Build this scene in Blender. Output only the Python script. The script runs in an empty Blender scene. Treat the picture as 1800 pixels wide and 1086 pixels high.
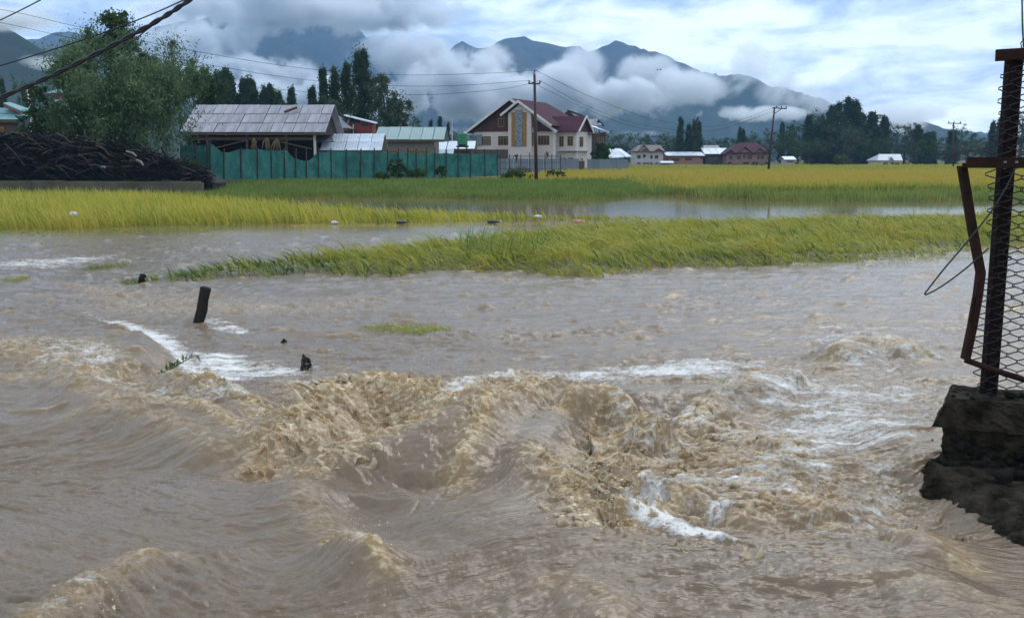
import bpy, bmesh, math, random
import numpy as np
from mathutils import Vector, Matrix

random.seed(7)
S = bpy.context.scene
COL = S.collection
R = math.radians

# ------------------------------------------------------------------ camera
EYE = (0.0, 0.0, 2.2)
PITCH = 8.79
FPX = 1700.0                     # focal length in photo pixels (photo is 1800 wide)
cam_d = bpy.data.cameras.new('camera')
cam_d.sensor_width = 36.0
cam_d.lens = 36.0 * FPX / 1800.0
cam_d.clip_start = 0.05
cam_d.clip_end = 20000.0
cam = bpy.data.objects.new('camera', cam_d)
cam.location = EYE
cam.rotation_euler = (R(90.0 - PITCH), 0, 0)
COL.objects.link(cam)
S.camera = cam

# ------------------------------------------------------------------ world, sun, exposure
SUN_EL, SUN_AZ = 46.0, 32.0      # azimuth measured clockwise from +Y (view direction)
W = bpy.data.worlds.new('World')
S.world = W
W.use_nodes = True
wn, wl = W.node_tree.nodes, W.node_tree.links
wn.clear()


def wnode(t, **kw):
    n = wn.new(t)
    for k, v in kw.items():
        setattr(n, k, v)
    return n


def build_world():
    out = wnode('ShaderNodeOutputWorld')
    sky = wnode('ShaderNodeTexSky', sky_type='NISHITA', sun_disc=False)
    sky.sun_elevation = R(SUN_EL)
    sky.sun_rotation = R(SUN_AZ)
    bg1 = wnode('ShaderNodeBackground')
    bg1.inputs['Strength'].default_value = 0.10
    wl.new(sky.outputs[0], bg1.inputs['Color'])
    tc = wnode('ShaderNodeTexCoord')
    # cloud deck over the whole sky: layered noise on the view direction, flattened vertically
    mp = wnode('ShaderNodeMapping')
    mp.inputs['Scale'].default_value = (1.0, 1.0, 3.2)
    wl.new(tc.outputs['Generated'], mp.inputs['Vector'])

    def noise(scale, detail, rough, dist=0.0, off=0.0):
        n = wnode('ShaderNodeTexNoise')
        n.inputs['Scale'].default_value = scale
        n.inputs['Detail'].default_value = detail
        n.inputs['Roughness'].default_value = rough
        n.inputs['Distortion'].default_value = dist
        m = wnode('ShaderNodeMapping')
        m.inputs['Location'].default_value = (off, off * .7, off * .3)
        wl.new(mp.outputs[0], m.inputs['Vector'])
        wl.new(m.outputs[0], n.inputs['Vector'])
        return n.outputs['Fac']

    def math_(op, a, b=None):
        m = wnode('ShaderNodeMath', operation=op)
        for i, v in enumerate((a, b)):
            if v is None:
                continue
            if isinstance(v, (int, float)):
                m.inputs[i].default_value = v
            else:
                wl.new(v, m.inputs[i])
        return m.outputs[0]

    n1 = noise(3.2, 6, .52, .3, 2.3)
    n2 = noise(11.0, 6, .58, .35, 5.1)
    # light comes through the thin part of the deck round the hidden sun
    dot = wnode('ShaderNodeVectorMath', operation='DOT_PRODUCT')
    wl.new(tc.outputs['Generated'], dot.inputs[0])
    a, e = R(SUN_AZ - 6), R(SUN_EL - 26)
    dot.inputs[1].default_value = (math.sin(a) * math.cos(e), math.cos(a) * math.cos(e), math.sin(e))
    glow = math_('POWER', math_('MAXIMUM', dot.outputs['Value'], 0.0), 7.0)
    s = math_('ADD', math_('MULTIPLY', math_('SUBTRACT', n1, .5), 1.5), math_('MULTIPLY', math_('SUBTRACT', n2, .5), 1.45))
    s = math_('ADD', math_('ADD', s, .585), math_('MULTIPLY', glow, .15))
    ramp = wnode('ShaderNodeValToRGB')
    cr = ramp.color_ramp
    cr.elements[0].position = .40
    cr.elements[0].color = (.27, .37, .53, 1)
    cr.elements[1].position = .86
    cr.elements[1].color = (.80, .88, .95, 1)
    for p, c in ((.54, (.40, .50, .64, 1)), (.66, (.56, .66, .77, 1)), (.75, (.66, .76, .86, 1))):
        el = cr.elements.new(p)
        el.color = c
    wl.new(s, ramp.inputs['Fac'])
    bg2 = wnode('ShaderNodeBackground')
    bg2.inputs['Strength'].default_value = 1.5
    wl.new(ramp.outputs['Color'], bg2.inputs['Color'])
    mix = wnode('ShaderNodeMixShader')
    mix.inputs['Fac'].default_value = .93
    wl.new(bg1.outputs[0], mix.inputs[1])
    wl.new(bg2.outputs[0], mix.inputs[2])
    wl.new(mix.outputs[0], out.inputs['Surface'])


build_world()
W.cycles.sampling_method = 'MANUAL'
W.cycles.sample_map_resolution = 512

sun_d = bpy.data.lights.new('sun', 'SUN')
sun_d.energy = 1.05
sun_d.angle = R(32)
sun_d.color = (1.0, .96, .9)
sun = bpy.data.objects.new('sun', sun_d)
sd = Vector((math.sin(R(SUN_AZ)) * math.cos(R(SUN_EL)), math.cos(R(SUN_AZ)) * math.cos(R(SUN_EL)), math.sin(R(SUN_EL))))
sun.rotation_euler = (-sd).to_track_quat('-Z', 'Y').to_euler()
sun.location = (30, 40, 60)
COL.objects.link(sun)

S.view_settings.view_transform = 'Standard'
S.view_settings.look = 'None'
S.view_settings.exposure = 0.38
S.view_settings.gamma = 1.0
S.view_settings.use_curve_mapping = False
S.render.engine = 'CYCLES'
cy = S.cycles
cy.use_denoising = True
cy.max_bounces = 6
cy.diffuse_bounces = 2
cy.glossy_bounces = 2
cy.transmission_bounces = 2
cy.volume_bounces = 4
cy.transparent_max_bounces = 8
cy.caustics_reflective = False
cy.caustics_refractive = False
cy.sample_clamp_indirect = 3.0
cy.volume_step_rate = 0.5
cy.volume_max_steps = 96

# ------------------------------------------------------------------ photo -> place
_cp, _sp = math.cos(R(PITCH)), math.sin(R(PITCH))


def ray(px, py):
    a, b = (px - 900.0) / FPX, -(py - 543.0) / FPX
    return Vector((a, _cp + b * _sp, -_sp + b * _cp))


def at(px, py, Y):
    """point seen at photo pixel (px,py), Y metres in front of the camera"""
    d = ray(px, py)
    return Vector(EYE) + d * (Y / d.y)


def onz(px, py, z=0.0):
    """point of the level plane z seen at photo pixel (px,py)"""
    d = ray(px, py)
    return Vector(EYE) + d * ((z - EYE[2]) / d.z)


# ------------------------------------------------------------------ object helpers
def tag(o, label=None, cat=None, group=None, kind=None):
    if label: o['label'] = label
    if cat: o['category'] = cat
    if group: o['group'] = group
    if kind: o['kind'] = kind
    return o


def empty(name, loc, label=None, cat=None, group=None, rz=0.0):
    o = bpy.data.objects.new(name, None)
    o.empty_display_size = .3
    o.location = loc
    o.rotation_euler = (0, 0, rz)
    COL.objects.link(o)
    return tag(o, label, cat, group)


def link(name, me, mat=None, parent=None, loc=(0, 0, 0), rot=None, scale=None):
    o = bpy.data.objects.new(name, me)
    if mat is not None and not me.materials:
        me.materials.append(mat)
    o.location = loc
    if rot is not None: o.rotation_euler = rot
    if scale is not None: o.scale = scale
    if parent is not None: o.parent = parent
    COL.objects.link(o)
    return o


def copy_tree(o, parent=None):
    c = o.copy()
    COL.objects.link(c)
    if parent is not None: c.parent = parent
    for ch in [x for x in o.children]:
        copy_tree(ch, c)
    return c


def np_mesh(name, V, T, smooth=False, attrs=None):
    """triangle mesh from numpy arrays"""
    V = np.ascontiguousarray(V, dtype=np.float32)
    T = np.ascontiguousarray(T, dtype=np.int32)
    me = bpy.data.meshes.new(name)
    me.vertices.add(len(V))
    me.vertices.foreach_set('co', V.ravel())
    me.loops.add(T.size)
    me.loops.foreach_set('vertex_index', T.ravel())
    me.polygons.add(len(T))
    me.polygons.foreach_set('loop_start', np.arange(0, T.size, 3, dtype=np.int32))
    me.polygons.foreach_set('use_smooth', np.full(len(T), smooth, dtype=bool))
    for k, v in (attrs or {}).items():
        v = np.ascontiguousarray(v, dtype=np.float32)
        if v.ndim == 1:
            at_ = me.attributes.new(k, 'FLOAT', 'POINT')
            at_.data.foreach_set('value', v)
        else:
            at_ = me.attributes.new(k, 'FLOAT_VECTOR', 'POINT')
            at_.data.foreach_set('vector', v.ravel())
    me.update(calc_edges=True)
    return me


class MB:
    """collects faces in world (or M-transformed) coordinates, built relative to an origin"""
    def __init__(self, origin=(0, 0, 0), M=None):
        self.v, self.f, self.o, self.M = [], [], Vector(origin), M

    def P(self, p):
        p = Vector(p)
        if self.M is not None: p = self.M @ p
        return p

    def add(self, vs, fs):
        b = len(self.v)
        self.v += [self.P(p) for p in vs]
        self.f += [tuple(b + i for i in f) for f in fs]
        return self

    def box(self, x0, x1, y0, y1, z0, z1):
        return self.add([(x0, y0, z0), (x1, y0, z0), (x1, y1, z0), (x0, y1, z0), (x0, y0, z1), (x1, y0, z1), (x1, y1, z1), (x0, y1, z1)],
                        [(0, 3, 2, 1), (4, 5, 6, 7), (0, 1, 5, 4), (1, 2, 6, 5), (2, 3, 7, 6), (3, 0, 4, 7)])

    def slab(self, pts, t):
        """planar polygon extruded by vector t"""
        t = Vector(t)
        n = len(pts)
        vs = [Vector(p) for p in pts] + [Vector(p) + t for p in pts]
        fs = [tuple(range(n)), tuple(range(2 * n - 1, n - 1, -1))]
        fs += [((i + 1) % n, i, n + i, n + (i + 1) % n) for i in range(n)]
        return self.add(vs, fs)

    def bar(self, a, b, w, h=None, up=(0, 0, 1)):
        """square bar from a to b"""
        h = w if h is None else h
        a, b = Vector(a), Vector(b)
        d = (b - a).normalized()
        u = Vector(up)
        if abs(d.dot(u)) > .95: u = Vector((0, 1, 0))
        s = d.cross(u).normalized() * (w / 2)
        t = s.cross(d).normalized() * (h / 2)
        vs = [a - s - t, a + s - t, a + s + t, a - s + t, b - s - t, b + s - t, b + s + t, b - s + t]
        return self.add(vs, [(0, 3, 2, 1), (4, 5, 6, 7), (0, 1, 5, 4), (1, 2, 6, 5), (2, 3, 7, 6), (3, 0, 4, 7)])

    def tube(self, pts, r, n=6, cap=True):
        pts = [Vector(p) for p in pts]
        rs = r if isinstance(r, (list, tuple)) else [r] * len(pts)
        vs, fs = [], []
        u = None
        for i, p in enumerate(pts):
            d = (pts[min(i + 1, len(pts) - 1)] - pts[max(i - 1, 0)]).normalized()
            if u is None:
                u = d.orthogonal().normalized()
            else:
                u = (u - d * u.dot(d))
                u = u.normalized() if u.length > 1e-6 else d.orthogonal().normalized()
            w = d.cross(u)
            for k in range(n):
                a = 2 * math.pi * k / n
                vs.append(p + (u * math.cos(a) + w * math.sin(a)) * rs[i])
        for i in range(len(pts) - 1):
            for k in range(n):
                k2 = (k + 1) % n
                fs.append((i * n + k, i * n + k2, (i + 1) * n + k2, (i + 1) * n + k))
        if cap:
            fs.append(tuple(range(n - 1, -1, -1)))
            fs.append(tuple((len(pts) - 1) * n + k for k in range(n)))
        return self.add(vs, fs)

    def lathe(self, prof, n=16, c=(0, 0, 0)):
        vs, fs = [], []
        for r, z in prof:
            for k in range(n):
                a = 2 * math.pi * k / n
                vs.append((c[0] + r * math.cos(a), c[1] + r * math.sin(a), c[2] + z))
        for i in range(len(prof) - 1):
            for k in range(n):
                k2 = (k + 1) % n
                fs.append((i * n + k, i * n + k2, (i + 1) * n + k2, (i + 1) * n + k))
        fs.append(tuple(range(n - 1, -1, -1)))
        fs.append(tuple((len(prof) - 1) * n + k for k in range(n)))
        return self.add(vs, fs)

    def mesh(self, name, smooth=False):
        me = bpy.data.meshes.new(name)
        me.from_pydata([tuple(p - self.o) for p in self.v], [], self.f)
        if smooth:
            me.polygons.foreach_set('use_smooth', [True] * len(me.polygons))
        me.update()
        return me

    def build(self, name, mat, parent=None, smooth=False, bevel=0.0):
        me = self.mesh(name, smooth)
        if bevel:
            bm = bmesh.new()
            bm.from_mesh(me)
            bmesh.ops.recalc_face_normals(bm, faces=bm.faces)
            bmesh.ops.bevel(bm, geom=bm.edges[:], offset=bevel, segments=1, affect='EDGES')
            bm.to_mesh(me)
            bm.free()
        else:
            bm = bmesh.new()
            bm.from_mesh(me)
            bmesh.ops.recalc_face_normals(bm, faces=bm.faces)
            bm.to_mesh(me)
            bm.free()
        o = link(name, me, mat, parent)
        if parent is None: o.location = self.o
        return o


# ------------------------------------------------------------------ numpy noise
_rng = np.random.default_rng(11)
_PERM = np.concatenate([p := _rng.permutation(256), p]).astype(np.int32)
_ang = _rng.random(256) * 2 * np.pi
_GX, _GY = np.cos(_ang).astype(np.float32), np.sin(_ang).astype(np.float32)


def perlin(x, y, seed=0):
    x = np.asarray(x, np.float32) + np.float32(seed * 17.31)
    y = np.asarray(y, np.float32) + np.float32(seed * 9.77)
    xf, yf = np.floor(x), np.floor(y)
    xi, yi = xf.astype(np.int32) & 255, yf.astype(np.int32) & 255
    fx, fy = x - xf, y - yf
    u = fx * fx * fx * (fx * (fx * 6 - 15) + 10)
    v = fy * fy * fy * (fy * (fy * 6 - 15) + 10)
    a, b = _PERM[xi], _PERM[(xi + 1) & 255]
    aa, ab, ba, bb = _PERM[a + yi], _PERM[a + ((yi + 1) & 255)], _PERM[b + yi], _PERM[b + ((yi + 1) & 255)]
    g = lambda h, dx, dy: _GX[h] * dx + _GY[h] * dy
    n0 = g(aa, fx, fy) * (1 - u) + g(ba, fx - 1, fy) * u
    n1 = g(ab, fx, fy - 1) * (1 - u) + g(bb, fx - 1, fy - 1) * u
    return (n0 * (1 - v) + n1 * v) * 1.5


def fbm(x, y, oct=4, seed=0, gain=.5, lac=2.03, kind=0):
    s, a, t = 0.0, 1.0, 0.0
    for i in range(oct):
        n = perlin(x, y, seed + i * 3.7)
        if kind == 1: n = np.abs(n) * 2 - .5          # billow: round lumps
        elif kind == 2: n = 1 - np.abs(n) * 2 - .4    # ridged: sharp crests
        s = s + n * a
        t += a
        a *= gain
        x, y = x * lac, y * lac
    return s / t


def sstep(a, b, x):
    t = np.clip((x - a) / (b - a), 0, 1)
    return t * t * (3 - 2 * t)


def seg_dist(X, Y, pts):
    """distance to a polyline and the running parameter 0..n-1"""
    best = np.full(X.shape, 1e9, np.float32)
    par = np.zeros(X.shape, np.float32)
    side = np.zeros(X.shape, np.float32)
    for i in range(len(pts) - 1):
        (ax, ay), (bx, by) = pts[i][:2], pts[i + 1][:2]
        dx, dy = bx - ax, by - ay
        L = dx * dx + dy * dy + 1e-9
        t = np.clip(((X - ax) * dx + (Y - ay) * dy) / L, 0, 1)
        ex, ey = X - ax - t * dx, Y - ay - t * dy
        d = np.hypot(ex, ey)
        m = d < best
        best = np.where(m, d, best)
        par = np.where(m, i + t, par)
        side = np.where(m, np.sign(dx * ey - dy * ex), side)
    return best, par, side


def in_poly(X, Y, pts):
    ins = np.zeros(X.shape, bool)
    n = len(pts)
    for i in range(n):
        (ax, ay), (bx, by) = pts[i][:2], pts[(i + 1) % n][:2]
        c = ((ay > Y) != (by > Y)) & (X < (bx - ax) * (Y - ay) / (by - ay + 1e-12) + ax)
        ins ^= c
    return ins


def soft_poly(X, Y, pts, w):
    """1 inside, 0 outside, with a soft rim of width w (metres)"""
    d, _, _ = seg_dist(X, Y, list(pts) + [pts[0]])
    d = np.where(in_poly(X, Y, pts), d, -d)
    return sstep(-w, w, d)


def ground_pts(px):
    return [tuple(onz(a, b))[:2] for a, b in px]


# ------------------------------------------------------------------ materials
def nodes_of(m):
    m.use_nodes = True
    nt = m.node_tree
    return nt, nt.nodes, nt.links, nt.nodes['Principled BSDF']


def sp(b, k, v):
    if k in b.inputs: b.inputs[k].default_value = v


MATS = {}


def pm(name, c1, c2=None, scale=3.0, rough=.7, bump=0.0, bscale=None, detail=4, spec=.3, metal=0.0,
       stretch=(1, 1, 1), pos=(.35, .65), coord='Object', island=0.0):
    """procedural material: two colours mixed by noise, noise relief, optional per-piece brightness"""
    if name in MATS: return MATS[name]
    m = bpy.data.materials.new(name)
    nt, N, L, b = nodes_of(m)
    sp(b, 'Roughness', rough); sp(b, 'Specular IOR Level', spec); sp(b, 'Metallic', metal)
    tc = N.new('ShaderNodeTexCoord')
    mp = N.new('ShaderNodeMapping')
    mp.inputs['Scale'].default_value = stretch
    L.new(tc.outputs[coord], mp.inputs['Vector'])
    nz = N.new('ShaderNodeTexNoise')
    nz.inputs['Scale'].default_value = scale
    nz.inputs['Detail'].default_value = detail
    L.new(mp.outputs[0], nz.inputs['Vector'])
    rp = N.new('ShaderNodeValToRGB')
    c2 = c2 or tuple(x * .75 for x in c1)
    rp.color_ramp.elements[0].position, rp.color_ramp.elements[1].position = pos
    rp.color_ramp.elements[0].color = (*c1, 1)
    rp.color_ramp.elements[1].color = (*c2, 1)
    L.new(nz.outputs['Fac'], rp.inputs['Fac'])
    out = rp.outputs['Color']
    if island:
        oi = N.new('ShaderNodeObjectInfo')
        mr = N.new('ShaderNodeMapRange')
        mr.inputs['To Min'].default_value = 1 - island
        mr.inputs['To Max'].default_value = 1 + island
        L.new(oi.outputs['Random'], mr.inputs['Value'])
        mx = N.new('ShaderNodeVectorMath'); mx.operation = 'SCALE'
        L.new(out, mx.inputs[0]); L.new(mr.outputs[0], mx.inputs['Scale'])
        out = mx.outputs[0]
    L.new(out, b.inputs['Base Color'])
    if bump:
        n2 = N.new('ShaderNodeTexNoise')
        n2.inputs['Scale'].default_value = bscale or scale * 4
        n2.inputs['Detail'].default_value = 5
        L.new(mp.outputs[0], n2.inputs['Vector'])
        bp = N.new('ShaderNodeBump')
        bp.inputs['Strength'].default_value = min(1, bump)
        bp.inputs['Distance'].default_value = .03
        L.new(n2.outputs['Fac'], bp.inputs['Height'])
        L.new(bp.outputs[0], b.inputs['Normal'])
    MATS[name] = m
    return m


def blade_mat(name, stops, rough=.6, trans=.25):
    """plant material driven by the per-blade 'tint' attribute (0..1)"""
    m = bpy.data.materials.new(name)
    nt, N, L, b = nodes_of(m)
    a = N.new('ShaderNodeAttribute'); a.attribute_name = 'tint'
    rp = N.new('ShaderNodeValToRGB')
    for i, (p, c) in enumerate(stops):
        el = rp.color_ramp.elements[i] if i < 2 else rp.color_ramp.elements.new(p)
        el.position = p
        el.color = (*c, 1)
    L.new(a.outputs['Fac'], rp.inputs['Fac'])
    L.new(rp.outputs['Color'], b.inputs['Base Color'])
    sp(b, 'Roughness', rough); sp(b, 'Specular IOR Level', .25)
    tr = N.new('ShaderNodeBsdfTranslucent')
    L.new(rp.outputs['Color'], tr.inputs['Color'])
    mx = N.new('ShaderNodeMixShader'); mx.inputs[0].default_value = trans
    L.new(b.outputs[0], mx.inputs[1]); L.new(tr.outputs[0], mx.inputs[2])
    L.new(mx.outputs[0], N['Material Output'].inputs['Surface'])
    return m
# ================================================================== FAR LAND
def ridge_mesh(name, crest, Ymid, Yfront, Yback, base, mat, nx=260, ny=60, rough=.34, seed=1, jag=9.0, spur=140.0):
    """mountain range: crest heights given along x at distance Ymid, slopes cut by ravines"""
    P = [at(a, b, Ymid) for a, b in crest]
    cx, cz = np.array([p.x for p in P]), np.array([p.z for p in P])
    xs = np.linspace(cx[0], cx[-1], nx)
    ys = np.concatenate([np.linspace(Yfront, Ymid, int(ny * .75), endpoint=False), np.linspace(Ymid, Yback, ny - int(ny * .75))])
    X, Yg = np.meshgrid(xs, ys)
    X = X + 0.0
    Yg = Yg + fbm(X / spur, X * 0 + seed, 3, seed) * 60
    prof = np.interp(X, cx, cz)
    t = np.where(Yg < Ymid, (Yg - Yfront) / (Ymid - Yfront), (Yback - Yg) / (Yback - Ymid))
    t = np.clip(t, 0, 1)
    h = base + (prof - base) * t ** .85
    rv = fbm(X / spur, Yg / (spur * 2.2), 5, seed, .55, kind=2)
    h = h + rv * (prof - base) * rough * np.clip(1.25 - t, .0, 1) * sstep(0, .2, t) + fbm(X / 30, Yg / 30, 3, seed + 4) * jag * sstep(0, .3, t)
    V = np.stack([X, Yg, h], -1).reshape(-1, 3)
    i = np.arange(nx * len(ys)).reshape(len(ys), nx)
    a, b, c, d = i[:-1, :-1].ravel(), i[:-1, 1:].ravel(), i[1:, 1:].ravel(), i[1:, :-1].ravel()
    T = np.concatenate([np.stack([a, b, c], 1), np.stack([a, c, d], 1)])
    o = link(name, np_mesh(name, V, T, True), mat)
    return tag(o, kind='structure')


M_forest = pm('far_forest', (.018, .030, .018), (.040, .052, .028), .012, .95, 0, detail=8, spec=.05, coord='Object')
M_rock = pm('far_rock', (.020, .030, .024), (.055, .060, .052), .010, .95, 0, detail=8, spec=.05, coord='Object')
ridge_mesh('mountain_range', [(-700, 150), (-200, 95), (150, 60), (300, 48), (430, 28), (560, 24), (640, 60), (740, 96), (790, 90), (812, 78), (832, 88),
                              (862, 84), (880, 70), (905, 66), (925, 70), (960, 82), (1000, 90), (1040, 90), (1080, 71), (1130, 80), (1160, 88), (1188, 104),
                              (1230, 126), (1290, 140), (1350, 158), (1450, 190), (1600, 225), (1900, 250), (2400, 240)],
           2500, 1750, 3100, -3, M_rock, seed=3)
ridge_mesh('foothill', [(930, 262), (1010, 222), (1070, 182), (1120, 170), (1160, 190), (1210, 176), (1250, 142), (1290, 133), (1330, 144),
                        (1390, 160), (1440, 176), (1500, 205), (1570, 246), (1640, 268)], 1900, 1550, 2300, -3, M_forest, seed=9, nx=160, ny=40)
ridge_mesh('hill', [(1500, 275), (1560, 240), (1600, 212), (1625, 216), (1660, 228), (1700, 233), (1740, 241), (1800, 247), (1950, 252), (2300, 235)],
           1500, 1250, 1800, -3, M_forest, seed=13, nx=160, ny=40, jag=5, rough=.1)
ridge_mesh('hillside', [(-900, -150), (-400, -90), (-150, 5), (0, 42), (30, 60), (62, 82), (112, 128), (160, 152), (210, 178), (300, 205), (420, 235), (520, 262)],
           800, 520, 1300, -3, M_forest, seed=21, nx=160, ny=50, jag=4.5, spur=70, rough=.14)

# ------------------------------------------------------------------ clouds hanging on the mountains (true volumes)
mc = bpy.data.materials.new('cloud_vapour')
mc.use_nodes = True
N_, L_ = mc.node_tree.nodes, mc.node_tree.links
N_.clear()


def cloud_material():
    out = N_.new('ShaderNodeOutputMaterial')
    pv = N_.new('ShaderNodeVolumePrincipled')
    pv.inputs['Color'].default_value = (.97, .985, 1.0, 1)
    pv.inputs['Anisotropy'].default_value = .3
    tc = N_.new('ShaderNodeTexCoord')
    ln = N_.new('ShaderNodeVectorMath'); ln.operation = 'LENGTH'
    L_.new(tc.outputs['Object'], ln.inputs[0])
    ge = N_.new('ShaderNodeNewGeometry')
    nz = N_.new('ShaderNodeTexNoise')
    nz.inputs['Scale'].default_value = .012
    nz.inputs['Detail'].default_value = 7.0
    nz.inputs['Roughness'].default_value = .66
    nz.inputs['Distortion'].default_value = .3
    L_.new(ge.outputs['Position'], nz.inputs['Vector'])

    def mth(op, a, b=0.0, clamp=False):
        m = N_.new('ShaderNodeMath'); m.operation = op; m.use_clamp = clamp
        for i, v in enumerate((a, b)):
            if isinstance(v, (int, float)): m.inputs[i].default_value = v
            else: L_.new(v, m.inputs[i])
        return m.outputs[0]
    shell = mth('SUBTRACT', 1.0, mth('POWER', ln.outputs['Value'], 1.6))
    n = mth('MULTIPLY', mth('SUBTRACT', nz.outputs['Fac'], .5), 8.5)
    d = mth('ADD', mth('SUBTRACT', mth('MULTIPLY', shell, 1.5), .55), n)
    d = mth('MULTIPLY', d, mth('MULTIPLY', shell, 2.5, True))
    d = mth('MINIMUM', mth('MAXIMUM', d, 0.0), 1.0)
    oi = N_.new('ShaderNodeObjectInfo')
    sep = N_.new('ShaderNodeSeparateColor')
    L_.new(oi.outputs['Color'], sep.inputs[0])
    d = mth('MULTIPLY', mth('MULTIPLY', d, sep.outputs[0]), .34)
    L_.new(d, pv.inputs['Density'])
    L_.new(pv.outputs[0], out.inputs['Volume'])


cloud_material()
mc.cycles.volume_step_rate = 1.0
bm = bmesh.new()
bmesh.ops.create_icosphere(bm, subdivisions=2, radius=1.04)
ME_CLOUD = bpy.data.meshes.new('cloud')
bm.to_mesh(ME_CLOUD)
bm.free()
ME_CLOUD.materials.append(mc)
# px, py, half-width px, half-height px, distance, depth m, density(0..1)
for (px, py, rx, ry, Y, dp, den) in [
    (705, 95, 115, 46, 1560, 80, .32), (395, 70, 95, 42, 1600, 70, .34),
    (330, 100, 140, 70, 1560, 90, .40), (430, 150, 170, 62, 1500, 100, .45), (520, 186, 190, 58, 1440, 100, .45), (620, 196, 130, 54, 1400, 80, .34), (715, 160, 80, 50, 1500, 70, .22),
    (540, 14, 330, 52, 1650, 120, .30), (800, 150, 130, 70, 1480, 90, .42), (860, 100, 70, 30, 1560, 60, .12),
    (940, 160, 150, 56, 1420, 100, .34), (1020, 120, 60, 50, 1460, 60, .18), (1108, 176, 84, 48, 1360, 60, .36), (1130, 120, 70, 30, 1480, 50, .12),
    (1215, 150, 110, 42, 1380, 70, .16), (1315, 202, 115, 19, 1300, 50, .30), (1330, 112, 50, 50, 1450, 50, .05), (1440, 160, 120, 50, 1400, 80, .09), (1560, 208, 120, 34, 1200, 60, .14),
    (20, 34, 130, 26, 500, 30, .50), (80, 110, 50, 16, 510, 20, .16), (1060, 236, 150, 12, 1330, 40, .10), (780, 232, 110, 14, 1380, 40, .10),
]:
    o = link('cloud', ME_CLOUD, None, None, tuple(at(px, py, Y)), None, (rx / FPX * Y, dp, ry / FPX * Y))
    o.color = (den, den, den, 1)
    tag(o, kind='stuff')
    o['label'] = 'white cloud hanging against the blue mountainside'

# ------------------------------------------------------------------ valley haze
mh = bpy.data.materials.new('haze')
mh.use_nodes = True
mh.node_tree.nodes.clear()
ho = mh.node_tree.nodes.new('ShaderNodeOutputMaterial')
hv = mh.node_tree.nodes.new('ShaderNodeVolumePrincipled')
hv.inputs['Color'].default_value = (.37, .64, 1.0, 1)
hv.inputs['Density'].default_value = .00021
hv.inputs['Anisotropy'].default_value = .0
mh.node_tree.links.new(hv.outputs[0], ho.inputs['Volume'])
hz = MB((0, 0, 0)).box(-2600, 2600, -60, 3300, -6, 420).build('haze', mh)
tag(hz, 'thin blue haze filling the valley', kind='stuff')

# ================================================================== GROUND
# far bank of the flooded field, as seen in the photo, turned into points of the water plane
BANK = ground_pts([(-900, 349), (-300, 349), (0, 350), (200, 350), (430, 351), (560, 348), (700, 347), (800, 349), (900, 351), (1030, 352), (1075, 348),
                   (1110, 344), (1180, 341), (1230, 345), (1255, 350), (1330, 352), (1420, 354), (1560, 353), (1700, 353), (1900, 352), (2700, 350)])
_bx, _by = np.array([p[0] for p in BANK]), np.array([p[1] for p in BANK])
_bo = np.argsort(_bx)
_bx, _by = _bx[_bo], _by[_bo]


def ground_z(x, y):
    b = np.interp(x, _bx, _by)
    t = y - b + perlin(x / 1.7, y / 1.7, 5) * .5
    z = -0.8 + sstep(-2.5, .8, t) * .97 + sstep(.5, 16, t) * .42
    return z + perlin(x / 9, y / 9, 8) * .05 * sstep(0, 4, t)


def make_ground():
    ys = np.concatenate([np.linspace(-60, 40, 12, endpoint=False), np.linspace(40, 80, 110, endpoint=False), np.geomspace(80, 420, 90, endpoint=False), np.geomspace(420, 9000, 30)])
    nx = 240
    V, rows = [], []
    for y in ys:
        half = max(60, y * 1.25)
        x = np.linspace(-half, half, nx)
        V.append(np.stack([x, np.full(nx, y), ground_z(x, np.full(nx, y))], -1))
    V = np.concatenate(V)
    i = np.arange(len(V)).reshape(len(ys), nx)
    a, b, c, d = i[:-1, :-1].ravel(), i[:-1, 1:].ravel(), i[1:, 1:].ravel(), i[1:, :-1].ravel()
    T = np.concatenate([np.stack([a, b, c], 1), np.stack([a, c, d], 1)])
    m = pm('field_soil', (.085, .075, .018), (.17, .13, .02), .35, .95, .5, 6, spec=.1)
    o = link('ground', np_mesh('ground', V, T, True), m)
    tag(o, kind='structure')


make_ground()
# ================================================================== FLOOD WATER
def G(px, z=0.0):                 # polyline seen in the photo -> points of the level plane z
    return [tuple(onz(a, b, z))[:2] for a, b in px]


def water_grid():
    rows_px = np.concatenate([np.linspace(1330, 1000, 150, endpoint=False), np.linspace(1000, 560, 410, endpoint=False),
                              np.linspace(560, 342, 160, endpoint=False), np.linspace(342, 330, 8)])
    Yr = np.array([onz(900, p).y for p in rows_px])
    tx = np.linspace(-.86, .80, 1180)
    # denser towards the middle of the view
    X = tx[None, :] * (Yr[:, None] * 1.0 + .6)
    Y = np.repeat(Yr[:, None], len(tx), 1)
    return X.astype(np.float32), Y.astype(np.float32)


X, Y = water_grid()
NEAR = Y < 24.0
# every feature below is a place on the water plane; widths and heights in metres
Z = np.zeros_like(X)
TURB = np.zeros_like(X)           # how strongly the surface boils
TAN = np.zeros_like(X)            # silt-laden, aerated water of the crests
FOAM = np.zeros_like(X)           # foam cover

calm_far = sstep(24, 33, Y)       # the pond on the flooded field is nearly still
wx, wy = X + perlin(X / 3.1, Y / 3.1, 40) * .55, Y + perlin(X / 2.3, Y / 2.3, 41) * .45


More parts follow.
